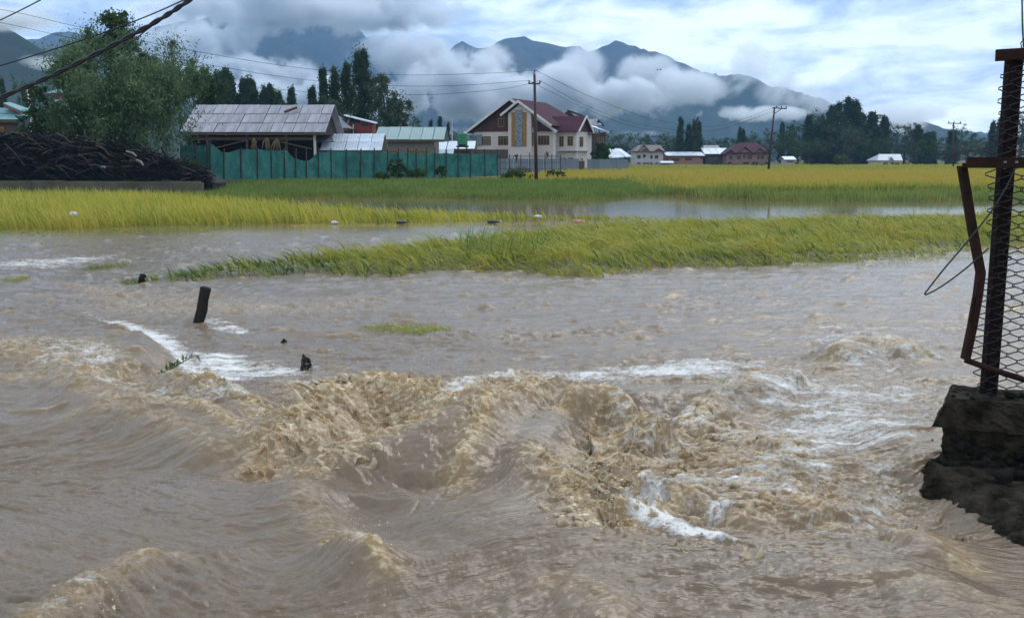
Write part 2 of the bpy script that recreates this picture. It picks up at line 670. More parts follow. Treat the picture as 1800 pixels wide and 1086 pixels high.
def ridge(px, amp, w, asym=1.0, tan=0.0, turb=0.0, foam=0.0, warp=1.0, lev=0.0):
    """a wave crest along a polyline; asym>1 makes the side to the left of its direction steeper"""
    global Z, TURB, TAN, FOAM
    pts = G(px, max(amp, 0) * .85 + lev)
    x0, x1 = min(p[0] for p in pts) - 4 * w, max(p[0] for p in pts) + 4 * w
    y0, y1 = min(p[1] for p in pts) - 4 * w, max(p[1] for p in pts) + 4 * w
    r = np.where((Y[:, 0] > y0) & (Y[:, 0] < y1))[0]
    if len(r) == 0: return
    sl = slice(r[0], r[-1] + 1)
    gx = X[sl] + (wx[sl] - X[sl]) * .35 * warp
    gy = Y[sl] + (wy[sl] - Y[sl]) * .35 * warp
    d, t, side = seg_dist(gx, gy, pts)
    ww = np.where(side > 0, w / asym, w * asym)
    n = len(pts) - 1
    env = sstep(-.02, .45, t + np.exp(-(d / w) ** 2) * 0) * sstep(-.02, .45, n - t) if n > 0 else 1
    env = np.maximum(env, .25)
    k = np.exp(-(d / ww) ** 2) * env
    Z[sl] += amp * k
    k2 = np.exp(-(d / (w * .55)) ** 2)
    TURB[sl] = np.maximum(TURB[sl], turb * k2)
    TAN[sl] = np.maximum(TAN[sl], tan * k2)
    FOAM[sl] = np.maximum(FOAM[sl], foam * k2)


def region(px, w, z=0.0, turb=0.0, tan=0.0, foam=0.0, lev=None):
    global Z, TURB, TAN, FOAM
    pts = G(px, z if lev is None else lev)
    k = soft_poly(wx, wy, pts, w)
    Z += z * k
    TURB = np.maximum(TURB, turb * k)
    TAN = np.maximum(TAN, tan * k)
    FOAM = np.maximum(FOAM, foam * k)


# --- levels: the raised sheet pouring in from the left, and the near sheet with its lip
region([(-900, 470), (-300, 495), (0, 512), (140, 540), (235, 572), (290, 605), (300, 632), (230, 640), (100, 628), (0, 618), (-300, 610), (-900, 600)], .22, z=.17)
region([(930, 720), (955, 800), (950, 860), (985, 905), (1070, 930), (1230, 945), (1420, 962), (1600, 975), (1740, 1010), (1900, 1090), (2300, 1200), (2300, 1600), (-900, 1600),
        (-900, 800), (300, 800), (600, 830), (800, 820), (880, 760)], .28, z=.10)
# the hollow behind the lip
region([(960, 720), (1180, 720), (1500, 780), (1720, 860), (1790, 960), (1420, 950), (1060, 920), (960, 850)], .35, z=-.12, turb=.35)

region([(1560, 830), (1640, 820), (1900, 900), (2100, 1040), (1800, 1020), (1640, 940)], .3, z=-.08, lev=0.0)
# --- crests (left side)
ridge([(-200, 632), (0, 622), (110, 640), (200, 668)], .12, .28, 1.1, tan=.6, turb=.55, foam=.35)
ridge([(-250, 672), (0, 664), (90, 662), (160, 690), (230, 712)], .11, .24, 1.4, tan=.45, turb=.22)
ridge([(140, 660), (240, 690), (330, 715), (420, 755), (470, 785)], .12, .22, 1.4, tan=.6, turb=.45, foam=.2)
ridge([(130, 718), (220, 722), (330, 758), (430, 790)], .11, .22, 1.4, tan=.35, turb=.12)
ridge([(300, 640), (350, 660), (410, 690), (460, 720)], .18, .22, 1.2, tan=.9, turb=.9, foam=.3)
ridge([(230, 605), (290, 615), (310, 640)], .10, .25, 1.3, tan=.2)
ridge([(-300, 760), (0, 790), (150, 830), (300, 900), (450, 965)], -.10, .75, lev=.1)
ridge([(-300, 900), (0, 880), (160, 920), (300, 940)], .05, .55, 1.2, lev=.1)
ridge([(320, 955), (250, 985), (180, 1030), (100, 1080), (20, 1130)], .065, .20, 1.3, tan=.5, turb=.26, foam=.34, lev=.10)
ridge([(420, 985), (330, 1010), (260, 1070)], .04, .3, lev=.1)
ridge([(380, 1060), (520, 1000), (640, 930), (700, 880)], -.10, .38)
# --- centre
ridge([(470, 790), (520, 720), (580, 680), (660, 676), (740, 702), (775, 730)], .21, .30, 1.1, tan=.95, turb=1.0, foam=.12)
ridge([(560, 800), (620, 780), (690, 765), (770, 745), (830, 735)], .15, .26, 1.3, tan=.85, turb=.75, foam=.18)
ridge([(640, 790), (720, 770), (800, 770), (860, 740), (900, 700)], .09, .40, 1.0, lev=.08)
ridge([(760, 700), (800, 676), (850, 662), (900, 664)], .16, .24, 1.0, tan=.6, turb=.75, foam=.55)
ridge([(950, 672), (900, 690), (850, 735), (815, 790), (800, 815)], .17, .22, 1.5, tan=.75, turb=.55, foam=.1)
ridge([(900, 700), (905, 780), (895, 840)], .06, .34)
ridge([(545, 800), (560, 850), (600, 900), (650, 950), (690, 990)], .08, .22, 1.2, tan=.25, turb=.14, lev=.1)
ridge([(600, 905), (640, 925), (675, 965), (700, 975)], .07, .12, 1, tan=.8, turb=.6, foam=.3, lev=.16)
ridge([(700, 860), (780, 850), (880, 880)], -.09, .4)
ridge([(820, 960), (960, 930), (1100, 960)], .03, .5, lev=.1)
ridge([(980, 1010), (1060, 1030), (1110, 1085)], .06, .2, 1.3, tan=.25, turb=.1, lev=.1)
# --- right
ridge([(948, 700), (990, 680), (1040, 672), (1075, 690), (1120, 712), (1170, 722)], .29, .22, 1.6, tan=.85, turb=.45)
ridge([(970, 740), (1040, 752), (1110, 748)], -.16, .2)
ridge([(960, 790), (1000, 830), (1060, 880), (1110, 905)], .16, .32, 1, tan=.9, turb=1.0, foam=.12)
ridge([(1050, 770), (1110, 800), (1160, 850)], .12, .34, 1, tan=.8, turb=1.0, foam=.1)
ridge([(1180, 700), (1235, 672), (1300, 660), (1350, 648), (1420, 660)], .19, .24, 1.4, tan=.6, turb=.5, foam=.2)
ridge([(1470, 618), (1520, 600), (1575, 596), (1640, 612)], .20, .34, 1.3, tan=.6, turb=.25)
ridge([(1180, 860), (1260, 815), (1360, 800), (1470, 830)], .11, .36, 1.1, tan=.6, turb=.7)
ridge([(1300, 880), (1360, 850), (1440, 850), (1490, 870)], .12, .26, 1.1, tan=.6, turb=.6)
ridge([(1590, 905), (1660, 898), (1720, 930), (1750, 965)], .10, .24, 1.2, tan=.6, turb=.35)
ridge([(1180, 770), (1300, 790), (1420, 770), (1600, 800)], .05, .5, 1, tan=.2, turb=.5)
ridge([(1560, 1000), (1660, 1010), (1780, 1060)], .03, .35, 1.2, tan=.2, lev=.1)
# --- boiling and foamy areas
region([(470, 800), (470, 720), (540, 660), (700, 668), (790, 690), (900, 658), (960, 670), (860, 740), (810, 812), (760, 760), (640, 775), (560, 815)], .25, turb=.75, tan=.6)
region([(945, 720), (1180, 720), (1260, 780), (1230, 860), (1120, 925), (1030, 915), (960, 860)], .25, turb=.95, tan=.65, foam=.30)
region([(1140, 735), (1400, 740), (1520, 800), (1500, 890), (1380, 900), (1200, 890)], .3, turb=.75, tan=.45, foam=.36)
region([(1500, 760), (1660, 800), (1740, 940), (1560, 955), (1420, 930), (1480, 850)], .4, turb=.42, tan=.25, foam=.40)
region([(1120, 880), (1190, 862), (1230, 872), (1300, 915), (1380, 935), (1430, 955), (1300, 950), (1180, 920)], .12, z=.05, turb=.4, tan=.1, foam=.80)
region([(0, 625), (160, 630), (300, 665), (420, 690), (470, 740), (330, 735), (160, 690), (0, 665)], .3, turb=.5, tan=.4, foam=.40)
region([(880, 668), (1060, 640), (1230, 622), (1420, 640), (1300, 655), (1120, 662), (960, 680)], .5, turb=.35, tan=.10, foam=.72)
region([(1160, 690), (1420, 660), (1660, 680), (1680, 790), (1460, 790), (1250, 760)], .6, turb=.30, tan=.16, foam=.53)
region([(1380, 560), (1720, 570), (1720, 700), (1400, 660)], .9, turb=.22, tan=.05, foam=.44)
region([(150, 545), (260, 572), (340, 600), (400, 630), (520, 655), (440, 662), (350, 648), (310, 630), (240, 590)], .26, turb=.3, foam=.72)
region([(330, 612), (480, 610), (620, 640), (560, 662), (420, 660)], .45, turb=.2, foam=.66)
region([(0, 455), (120, 450), (280, 440), (240, 458), (60, 475), (-200, 478)], 1.0, turb=.35, foam=.50)
region([(130, 500), (300, 510), (480, 530), (640, 520), (620, 545), (330, 560), (180, 540)], .8, turb=.45, tan=.3, foam=.06)
region([(-300, 405), (60, 410), (560, 420), (500, 470), (0, 500), (-300, 500)], 1.2, turb=.16, foam=.1)

region([(335, 568), (352, 562), (385, 566), (440, 578), (430, 588), (360, 578)], .12, turb=.25, foam=.55)
# --- flow-following coordinates: streaks run along u, cross them along v
ang = .10 + .28 * perlin(X / 4.2, Y / 5.0, 50)
u = X * np.cos(.1) + Y * np.sin(.1)
vv = Y * 1.0 - X * .06
vv = vv + .42 * fbm(X / 2.6, Y / 2.2, 2, 51) * sstep(16, 9, Y) - Z * 1.1
u = u + .35 * fbm(X / 2.0, Y / 1.6, 2, 52)
# the near-left water slides down a long diagonal valley
dl = sstep(9.5, 6.0, Y)
vv = vv + dl * (.55 * np.sin((X + 2.4) * 1.05) * np.exp(-((X + 1.6) / 2.6) ** 2))
near = sstep(20, 8, Y)
amp = (1 - calm_far * .93)
river = sstep(36, 26, Y)
# --- swell, wavelets, ripples
Z += amp * .030 * fbm(u / 1.7, vv / .6, 3, 60) * (1 + .6 * near)
wl1 = fbm(u / .80, vv / .26, 3, 61, kind=2)
wl2 = fbm(u / .33, vv / .095, 3, 65, kind=2)
wl3 = fbm(u / .16, vv / .042, 2, 69, kind=2)
patch = sstep(-.35, .55, fbm(X / 2.2, Y / 1.5, 2, 71))
Z += river * amp * (.034 * wl1 * (.35 + patch) + (.0125 + .010 * (1 - near)) * wl2 * (.5 + .9 * patch) + (.0055 * wl3 + .0040 * fbm(X / .11, Y / .09, 3, 74)) * near * (.4 + patch))
Z += river * near * (.012 * fbm(X / .34 + u * .4, Y / .20, 4, 93) + .006 * fbm(X / .09, Y / .06, 2, 94, kind=2) * (.3 + patch))
Z += calm_far * .0016 * fbm(u / 1.6, vv / .5, 3, 75)
# scattered small brown wavelets breaking on the mid river
wv = np.maximum(fbm(u / .75, vv / .20, 3, 77) - .28, 0) * river * sstep(5, 9, Y)
Z += wv * .15
TAN = np.maximum(TAN, np.clip(wv * 1.6, 0, .45))
# --- boiling lumps: rounded bulges with sharp creases between, three sizes
T = np.clip(TURB, 0, 1) * (1 - .55 * np.clip(FOAM, 0, 1))
RX, RY = X * .80 - Y * .60, (X * .60 + Y * .80)        # thrown water is drawn out along the flow
LX, LY = np.where(X < .6, RX / 1.9, X), np.where(X < .6, RY, Y)
lx = LX + .16 * fbm(X / .42, Y / .42, 3, 80) + .05 * perlin(X / .11, Y / .11, 88)
ly = LY + .16 * fbm(X / .42, Y / .42, 3, 81) + .05 * perlin(X / .11, Y / .11, 89)
rib = sstep(.35, .75, fbm(X / 1.6, Y / 1.6, 2, 90) + .5) * sstep(.9, 1.7, X)          # where the boil is rounded rather than torn
b1 = fbm(lx / .62, ly / .50, 3, 82)
b2 = np.abs(perlin(lx / .27 + .5 * b1, ly / .24, 83)) * 2
b3 = 1 - np.abs(perlin(lx / .16, ly / .11 + .6 * b1, 84)) * 2.2
b4 = 1 - np.abs(perlin(lx / .070 + .4 * b2, ly / .055, 85)) * 2.2
b5 = perlin(lx / .030, ly / .026, 86)
L1 = b1 * .13 + (b2 - .5) * (.016 + .034 * rib) + (b3 - .3) * (.050 - .030 * rib) + (b4 - .3) * (.013 + .002 * rib) * (.4 + .6 * near) + b5 * .006 * near
Z += T * L1
TAN = np.clip(TAN + T * np.clip(b1 * .5 + b3 * .25 - .12, -.45, .4), 0, 1)
FOAM = FOAM + T * np.clip(.16 + .30 * fbm(X / .7, Y / .6, 3, 91) + .14 * b1, 0, .5)
pier = soft_poly(X, Y, G([(1560, 835), (1630, 930), (1760, 1050), (1980, 1130), (2200, 820), (1700, 800)]), .16)
Z = Z * (1 - pier) + np.minimum(Z, -.07) * pier
Z = Z.astype(np.float32)

# push steep crests sideways along their own normals so that bulges overhang a little
gy_, gx_ = np.gradient(Z)
dXx = np.gradient(X, axis=1)
dYy = np.gradient(Y, axis=0)
sx = np.clip(gx_ / dXx, -2.2, 2.2)
sy = np.clip(gy_ / dYy, -2.2, 2.2)
k = (T * (.036 * rib - .016 * (1 - rib)) + .004) * near
XX = X - sx * k
YY = Y - sy * k
# water stays in front of the bank
land = Y - np.interp(X, _bx, _by)
keep = sstep(4.0, 1.0, land)
Z = Z * keep - (1 - keep) * .3

ny_, nx_ = X.shape
idx = np.arange(nx_ * ny_).reshape(ny_, nx_)
a_, b_, c_, d_ = idx[:-1, :-1].ravel(), idx[:-1, 1:].ravel(), idx[1:, 1:].ravel(), idx[1:, :-1].ravel()
TR = np.concatenate([np.stack([a_, b_, c_], 1), np.stack([a_, c_, d_], 1)])
WZ, WX, WY = Z, XX, YY


def water_height(x, y):
    """height of the water surface near (x,y)"""
    r = int(np.argmin(np.abs(Y[:, 0] - y)))
    c = int(np.argmin(np.abs(X[r] - x)))
    return float(Z[r, c])


mw = bpy.data.materials.new('silty_water')


def water_material():
    nt, N, L, b = nodes_of(mw)

    def attr(n):
        a = N.new('ShaderNodeAttribute'); a.attribute_name = n
        return a

    def noise(vec, scale, detail, rough=.55, st=(1, 1, 1), dist=0.0):
        mp = N.new('ShaderNodeMapping'); mp.inputs['Scale'].default_value = st
        L.new(vec, mp.inputs['Vector'])
        n = N.new('ShaderNodeTexNoise')
        n.inputs['Scale'].default_value = scale; n.inputs['Detail'].default_value = detail
        n.inputs['Roughness'].default_value = rough; n.inputs['Distortion'].default_value = dist
        L.new(mp.outputs[0], n.inputs['Vector'])
        return n.outputs['Fac']

    def mth(op, a, bb=0.0, c=None, clamp=False):
        m = N.new('ShaderNodeMath'); m.operation = op; m.use_clamp = clamp
        for i, v in enumerate((a, bb, c)):
            if v is None: continue
            if isinstance(v, (int, float)): m.inputs[i].default_value = v
            else: L.new(v, m.inputs[i])
        return m.outputs[0]

    def mixc(f, a, bb):
        m = N.new('ShaderNodeMix'); m.data_type = 'RGBA'
        if isinstance(f, (int, float)): m.inputs[0].default_value = f
        else: L.new(f, m.inputs[0])
        for s, v in ((6, a), (7, bb)):
            if isinstance(v, tuple): m.inputs[s].default_value = (*v, 1)
            else: L.new(v, m.inputs[s])
        return m.outputs[2]

    flow = attr('flow').outputs['Vector']
    tan = attr('tan').outputs['Fac']
    foam = attr('foam').outputs['Fac']
    calm = attr('calm').outputs['Fac']
    tc = N.new('ShaderNodeTexCoord')
    obj = tc.outputs['Object']
    silt = noise(flow, 1.0, 4, .6, (.55, 1.7, 1))
    base = mixc(silt, (.148, .100, .060), (.215, .154, .100))
    base = mixc(mth('MULTIPLY', tan, .95, None, True), base, (.36, .230, .098))
    # froth: fine pale bubbles carried on the boil
    fr = noise(obj, 13.0, 7, .66, (.8, 1.5, 1), 1.0)
    fr = mth('MULTIPLY', mth('SUBTRACT', fr, .49), 8.0, None, True)
    base = mixc(mth('MULTIPLY', mth('MULTIPLY', fr, tan), .9, None, True), base, (.70, .57, .39))
    # foam: torn lace where it is thin, solid where it is thick
    f1 = noise(flow, 3.0, 8, .70, (.42, 1.9, 1), .5)
    f2 = noise(obj, 30.0, 5, .65)
    f4 = noise(obj, 7.0, 6, .7, (1, 1.3, 1), 1.2)
    fn = mth('ADD', mth('ADD', mth('MULTIPLY', f1, .50), mth('MULTIPLY', f4, .30)), mth('MULTIPLY', f2, .20))
    th = mth('SUBTRACT', .655, mth('MULTIPLY', foam, .36))
    cover = mth('MULTIPLY', mth('SUBTRACT', fn, th), 9.0, None, True)
    cover = mth('MULTIPLY', cover, mth('MULTIPLY', foam, 14.0, None, True))
    col = mixc(mth('MULTIPLY', cover, .9), base, (.84, .80, .74))
    L.new(col, b.inputs['Base Color'])
    rg = mth('ADD', mth('ADD', mth('SUBTRACT', .11, mth('MULTIPLY', calm, .07)), mth('MULTIPLY', tan, .30)), mth('MULTIPLY', cover, .45))
    L.new(rg, b.inputs['Roughness'])
    L.new(mth('MULTIPLY', tan, .30), b.inputs['Subsurface Weight'])
    b.inputs['Subsurface Radius'].default_value = (1.0, .7, .4)
    sp(b, 'Subsurface Scale', .05)
    sp(b, 'IOR', 1.333)
    sp(b, 'Specular IOR Level', .5)
    # fine relief
    r1 = noise(flow, 1.0, 5, .62, (3.2, 12.0, 1), .5)
    r2 = noise(flow, 1.0, 3, .6, (11.0, 34.0, 1), .3)
    h = mth('ADD', mth('MULTIPLY', r1, 1.0), mth('MULTIPLY', r2, .35))
    h = mth('ADD', h, mth('MULTIPLY', cover, mth('MULTIPLY', f2, .9)))
    f3 = noise(obj, 34.0, 3, .6)
    h = mth('ADD', h, mth('MULTIPLY', tan, mth('MULTIPLY', f3, .3)))
    bp = N.new('ShaderNodeBump')
    bp.inputs['Distance'].default_value = .028
    L.new(mth('SUBTRACT', .75, mth('MULTIPLY', calm, .70)), bp.inputs['Strength'])
    L.new(h, bp.inputs['Height'])
    L.new(bp.outputs[0], b.inputs['Normal'])


water_material()
V_ = np.stack([XX, YY, Z], -1).reshape(-1, 3)
me = np_mesh('water', V_, TR, True, {'flow': np.stack([u, vv, u * 0], -1).reshape(-1, 3), 'tan': TAN.ravel(), 'foam': np.clip(FOAM, 0, 1).ravel(), 'calm': calm_far.ravel()})
tag(link('water', me, mw), kind='structure')


# ------------------------------------------------------------------ thrown water: fingers, torn sheets and drops
M_splash = pm('thrown_water', (.40, .285, .15), (.52, .39, .24), 5, .22, .15, 30, spec=.5)
M_drop = pm('water_drop', (.50, .40, .27), (.62, .53, .40), 9, .2, 0, spec=.5)


def make_splash():
    rg = np.random.default_rng(5)
    # (polyline on the photo, how many, height m, throw direction xy, spread)
    src = [([(480, 775), (520, 715), (575, 672), (640, 672)], 170, .24, (-.35, .10), .30),
           ([(640, 672), (700, 690), (765, 712)], 80, .12, (-.1, .2), .25),
           ([(560, 800), (620, 780), (700, 765), (790, 742)], 120, .12, (-.3, -.1), .25),
           ([(760, 690), (810, 672), (880, 658)], 80, .13, (-.2, .1), .25),
           ([(900, 690), (850, 735), (815, 800)], 120, .11, (-.35, -.05), .2),
           ([(960, 700), (1000, 682), (1040, 672)], 50, .10, (-.2, -.25), .2),
           ([(960, 780), (990, 830), (1040, 880), (1100, 905)], 230, .13, (-.15, -.1), .45),
           ([(1050, 780), (1110, 830), (1140, 870)], 150, .15, (-.1, -.1), .35),
           ([(1205, 930), (1222, 925)], 10, .13, (0, -.05), .04), ([(1312, 945), (1326, 943)], 10, .16, (0, -.03), .03),
           ([(320, 640), (350, 655), (400, 680)], 90, .12, (-.2, 0), .2),
           ([(0, 628), (110, 640)], 50, .06, (-.1, 0), .25), ([(600, 905), (645, 925), (690, 968)], 45, .06, (-.1, -.1), .15),
           ([(130, 1055), (230, 1000)], 40, .05, (-.1, -.1), .2), ([(1240, 670), (1290, 664)], 30, .08, (-.1, -.1), .15),
           ([(1500, 605), (1580, 598)], 20, .05, (-.1, -.1), .2)]
    fing = MB()
    drops = []
    for pl, n, hh, thr, spread in src:
        pts = [Vector((*p, 0)) for p in G(pl, .22)]
        for _ in range(n):
            t = rg.random() * (len(pts) - 1)
            i = int(t)
            p = pts[i].lerp(pts[i + 1], t - i) + Vector((rg.normal() * spread * .4, rg.normal() * spread * .4, 0))
            z = water_height(p.x, p.y)
            q = Vector((p.x, p.y, z - .05))
            L = .05 + hh * (.15 + rg.random() ** 3 * 1.0)
            d = Vector((thr[0] + rg.normal() * .45, thr[1] + rg.normal() * .45, .9 + rg.random() * .5)).normalized()
            r0 = .014 + .030 * rg.random() ** 2 * min(1, hh / .12)
            path, rad = [], []
            for k in range(5):
                s = k / 4
                path.append(q + d * L * s + Vector((thr[0] * s * s * .5 * L, 0, -.35 * L * s * s)) + Vector((rg.normal(), rg.normal(), rg.normal())) * .010 * s)
                rad.append(r0 * (1 - .72 * s) * (.75 + .5 * rg.random()))
            if rg.random() < .75:
                fing.tube(path, rad, 5)
            tip = path[-1]
            for _k in range(int(2 + rg.random() * 4)):
                off = Vector((rg.normal() * .8 + thr[0], rg.normal() * .8 + thr[1], abs(rg.normal()) * 1.1)) * hh * .8
                drops.append((tip + off * (.3 + rg.random()), .0013 + .0046 * rg.random() ** 4))
    # the mist of drops left of the main splash
    for _ in range(900):
        c = at(505 + rg.normal() * 32, 705 + rg.normal() * 38, 8.6 + rg.normal() * .25)
        drops.append((c, .0012 + .0045 * rg.random() ** 4))
    for _ in range(200):
        c = at(1010 + rg.normal() * 60, 860 + rg.normal() * 30, 6.4 + rg.normal() * .2)
        drops.append((c, .0012 + .0035 * rg.random() ** 4))
    o = fing.build('splash', M_splash, None, True)
    md = o.modifiers.new('skin', 'REMESH'); md.mode = 'VOXEL'; md.voxel_size = .011; md.use_smooth_shade = True
    md = o.modifiers.new('soften', 'SMOOTH'); md.factor = .5; md.iterations = 7
    tx = bpy.data.textures.new('torn', 'CLOUDS'); tx.noise_scale = .11
    md = o.modifiers.new('torn', 'DISPLACE'); md.texture = tx; md.strength = .022; md.texture_coords = 'LOCAL'
    tag(o, 'tan fingers of water thrown up from the breaking crests', kind='stuff')
    bmx = bmesh.new()
    bmesh.ops.create_icosphere(bmx, subdivisions=1, radius=1)
    iv = np.array([v.co[:] for v in bmx.verts]); it = np.array([[v.index for v in f.verts] for f in bmx.faces])
    bmx.free()
    D = np.array([[*p, r] for p, r in drops])
    sc = np.stack([np.ones(len(D)), np.ones(len(D)), 1 + rg.random(len(D)) * .8], -1)
    V = (iv[None] * (D[:, 3:4] * sc)[:, None, :] + D[:, None, :3]).reshape(-1, 3)
    T_ = (it[None] + (np.arange(len(D)) * len(iv))[:, None, None]).reshape(-1, 3)
    tag(link('spray', np_mesh('spray', V, T_, True), M_drop), 'pale drops of spray flying over the breaking crests', kind='stuff')


make_splash()
# ================================================================== GRASS AND RICE
def blades(name, pos, hgt, lean, wid, tint, mat, levels=3, rnd=None, seed=0, curl=1.0, rise=1.0):
    """pos N x 3 roots, hgt N lengths, lean N x 2 sideways throw (fraction of length), wid N; one curved blade each"""
    rg = np.random.default_rng(seed)
    n = len(pos)
    ph = rg.random(n) * np.pi
    sx, sy = np.cos(ph) * wid / 2, np.sin(ph) * wid / 2 * .6
    ll = np.clip(np.hypot(lean[:, 0], lean[:, 1]), 0, .97)
    up = np.sqrt(1 - ll ** 2) * rise
    Vs = []
    for k in range(levels + 1):
        s = k / levels
        w = (1 - s) ** .7 if k < levels else 0
        c = np.stack([pos[:, 0] + lean[:, 0] * hgt * s ** (1 + .6 * curl), pos[:, 1] + lean[:, 1] * hgt * s ** (1 + .6 * curl),
                      pos[:, 2] + hgt * up * (s ** .85) - curl * .30 * hgt * ll * s ** 3], -1)
        if k < levels:
            Vs += [c - np.stack([sx * w, sy * w, sx * 0], -1), c + np.stack([sx * w, sy * w, sx * 0], -1)]
        else:
            Vs.append(c)
    m = 2 * levels + 1
    V = np.stack(Vs, 1).reshape(-1, 3)
    T = []
    for k in range(levels - 1):
        T += [[2 * k, 2 * k + 1, 2 * k + 3], [2 * k, 2 * k + 3, 2 * k + 2]]
    T.append([2 * levels - 2, 2 * levels - 1, 2 * levels])
    T = (np.array(T)[None] + (np.arange(n) * m)[:, None, None]).reshape(-1, 3)
    return tag(link(name, np_mesh(name, V, T, False, {'tint': np.repeat(tint, m)}), mat), kind='stuff')


def scatter(poly, n, seed, dens=None):
    rg = np.random.default_rng(seed)
    P = np.array(poly)
    lo, hi = P.min(0), P.max(0)
    out = []
    tot = 0
    while tot < n:
        q = lo + rg.random((n * 2, 2)) * (hi - lo)
        q = q[in_poly(q[:, 0], q[:, 1], poly)]
        if dens is not None:
            q = q[rg.random(len(q)) < dens(q[:, 0], q[:, 1])]
        out.append(q)
        tot += len(q)
    return np.concatenate(out)[:n]


M_rice = blade_mat('rice_leaf', [(0, (.15, .20, .028)), (.35, (.33, .34, .045)), (.68, (.52, .46, .07)), (1, (.62, .48, .12))], trans=.35)
M_lodged = blade_mat('lodged_rice_leaf', [(0, (.045, .10, .015)), (.35, (.26, .31, .04)), (.7, (.47, .43, .07)), (1, (.55, .43, .11))], trans=.35)
M_green = blade_mat('grass_leaf', [(0, (.07, .14, .022)), (.5, (.17, .235, .05)), (1, (.32, .34, .10))], trans=.35)
M_field = blade_mat('ripe_rice_leaf', [(0, (.20, .25, .06)), (.35, (.36, .36, .05)), (.65, (.46, .365, .06)), (1, (.50, .36, .075))], trans=.35)


def strip_left():
    poly = G([(-400, 412), (0, 404), (130, 403), (250, 398), (420, 394), (600, 393), (740, 392), (860, 389), (960, 387), (1060, 388), (1130, 386), (1180, 384),
              (1130, 382), (1000, 382), (870, 379), (760, 378), (600, 376), (520, 373), (430, 367), (330, 360), (250, 355), (-400, 352)])
    N = 40000
    q = scatter(poly, N, 3)
    rg = np.random.default_rng(4)
    tall = sstep(4.0, -13.0, q[:, 0])
    lod = fbm(q[:, 0] / 1.6, q[:, 1] / 1.2, 3, 11)
    h = (.30 + .56 * tall + .20 * lod) * (.75 + .4 * rg.random(N))
    de, _, _ = seg_dist(q[:, 0], q[:, 1], list(poly) + [poly[0]])
    edge = sstep(0, 1.6, de)
    lean = np.stack([(-.42 - .32 * (1 - tall)) + .45 * lod + rg.normal(size=N) * .24, rg.normal(size=N) * .22 - .12], -1)
    lean = lean * (1.25 - .35 * edge[:, None])
    z = np.full(N, -.05)
    t = np.clip(.49 + .36 * fbm(q[:, 0] / 2.5, q[:, 1] / 2, 3, 14) + rg.normal(size=N) * .22 + .12 * (tall - .5), 0, 1)
    blades('rice_strip', np.column_stack([q, z]), h, lean, .026 + .050 * rg.random(N) ** 1.5, t, M_rice, 3, seed=5)['label'] = 'yellow green rice standing in floodwater below the woodpile wall'


def strip_mid():
    front = [(255, 493), (330, 497), (450, 488), (560, 484), (620, 489), (700, 487), (760, 480), (830, 478), (900, 480), (960, 486), (1060, 490), (1110, 481), (1180, 474),
             (1300, 472), (1400, 468), (1500, 462), (1600, 458), (1720, 450), (2100, 440)]
    rear = [(2100, 380), (1850, 382), (1700, 388), (1560, 390), (1400, 394), (1300, 397), (1180, 398), (1080, 401), (980, 410), (880, 421), (760, 436), (640, 449), (520, 462), (420, 470), (320, 479)]
    poly = G(front + rear)
    N = 46000
    rg = np.random.default_rng(8)

    def dens(x, y):
        sparse = sstep(6.0, 11.5, x) * sstep(27, 22.5, y)
        n = fbm(x / 1.1, y / .8, 3, 31)
        return np.clip(1 - sparse * (1.0 - .5 * sstep(.0, .3, n)), 0.02, 1) * np.clip(.95 + n * .9, .06, 1) * sstep(-.1, .5, seg_dist(x, y, list(poly) + [poly[0]])[0] * .9 + fbm(x / .5, y / .4, 2, 36) * .5)
    q = scatter(poly, N, 9, dens)
    de, _, _ = seg_dist(q[:, 0], q[:, 1], list(poly) + [poly[0]])
    edge = sstep(0, 1.3, de)
    sparse = sstep(6.0, 11.5, q[:, 0]) * sstep(27, 22.5, q[:, 1])
    tail = sstep(-2.0, -6.0, q[:, 0])
    cl = fbm(q[:, 0] / .9, q[:, 1] / .7, 3, 33)
    cl2 = fbm(q[:, 0] / 2.6, q[:, 1] / 2.0, 2, 34)
    h = (.85 + .30 * cl) * (.65 + .6 * rg.random(N)) * (.55 + .45 * edge) * (1 - .45 * sparse)
    ang_ = np.pi + 1.15 * cl + .7 * cl2 + rg.normal(size=N) * .55
    mag = np.clip(.86 + rg.normal(size=N) * .13 - .12 * cl, .25, .985)
    lean = np.stack([np.cos(ang_) * mag, np.sin(ang_) * mag * .8 - .12 * (1 - edge)], -1)
    z = -.06 + .26 * edge * (1 - sparse) * np.clip(.65 + .8 * cl, 0, 1.4) + rg.random(N) * .06
    t = np.clip(.50 + .30 * cl2 + .30 * cl + rg.normal(size=N) * .26 - .34 * tail - .12 * (1 - edge), 0, 1)
    blades('lodged_rice', np.column_stack([q, z]), h, lean, .016 + .034 * rg.random(N) ** 1.5, t, M_lodged, 4, seed=10, curl=1.1, rise=.62)['label'] = 'rice flattened by the current between the two arms of floodwater'
    # a few greener reeds standing out of the mat
    P = G([(800, 450), (840, 445), (960, 455), (1000, 450), (940, 470), (820, 465)])
    q = scatter(P, 260, 12)
    n = len(q)
    lean = np.stack([.25 + rg.normal(size=n) * .25, rg.normal(size=n) * .2], -1)
    blades('reed_tuft', np.column_stack([q, np.full(n, .05)]), .45 + .45 * rg.random(n), lean, .018 + .012 * rg.random(n), np.clip(.45 + rg.normal(size=n) * .2, 0, 1), M_green, 4, seed=13)['label'] = 'fresh green reeds standing out of the flattened rice'


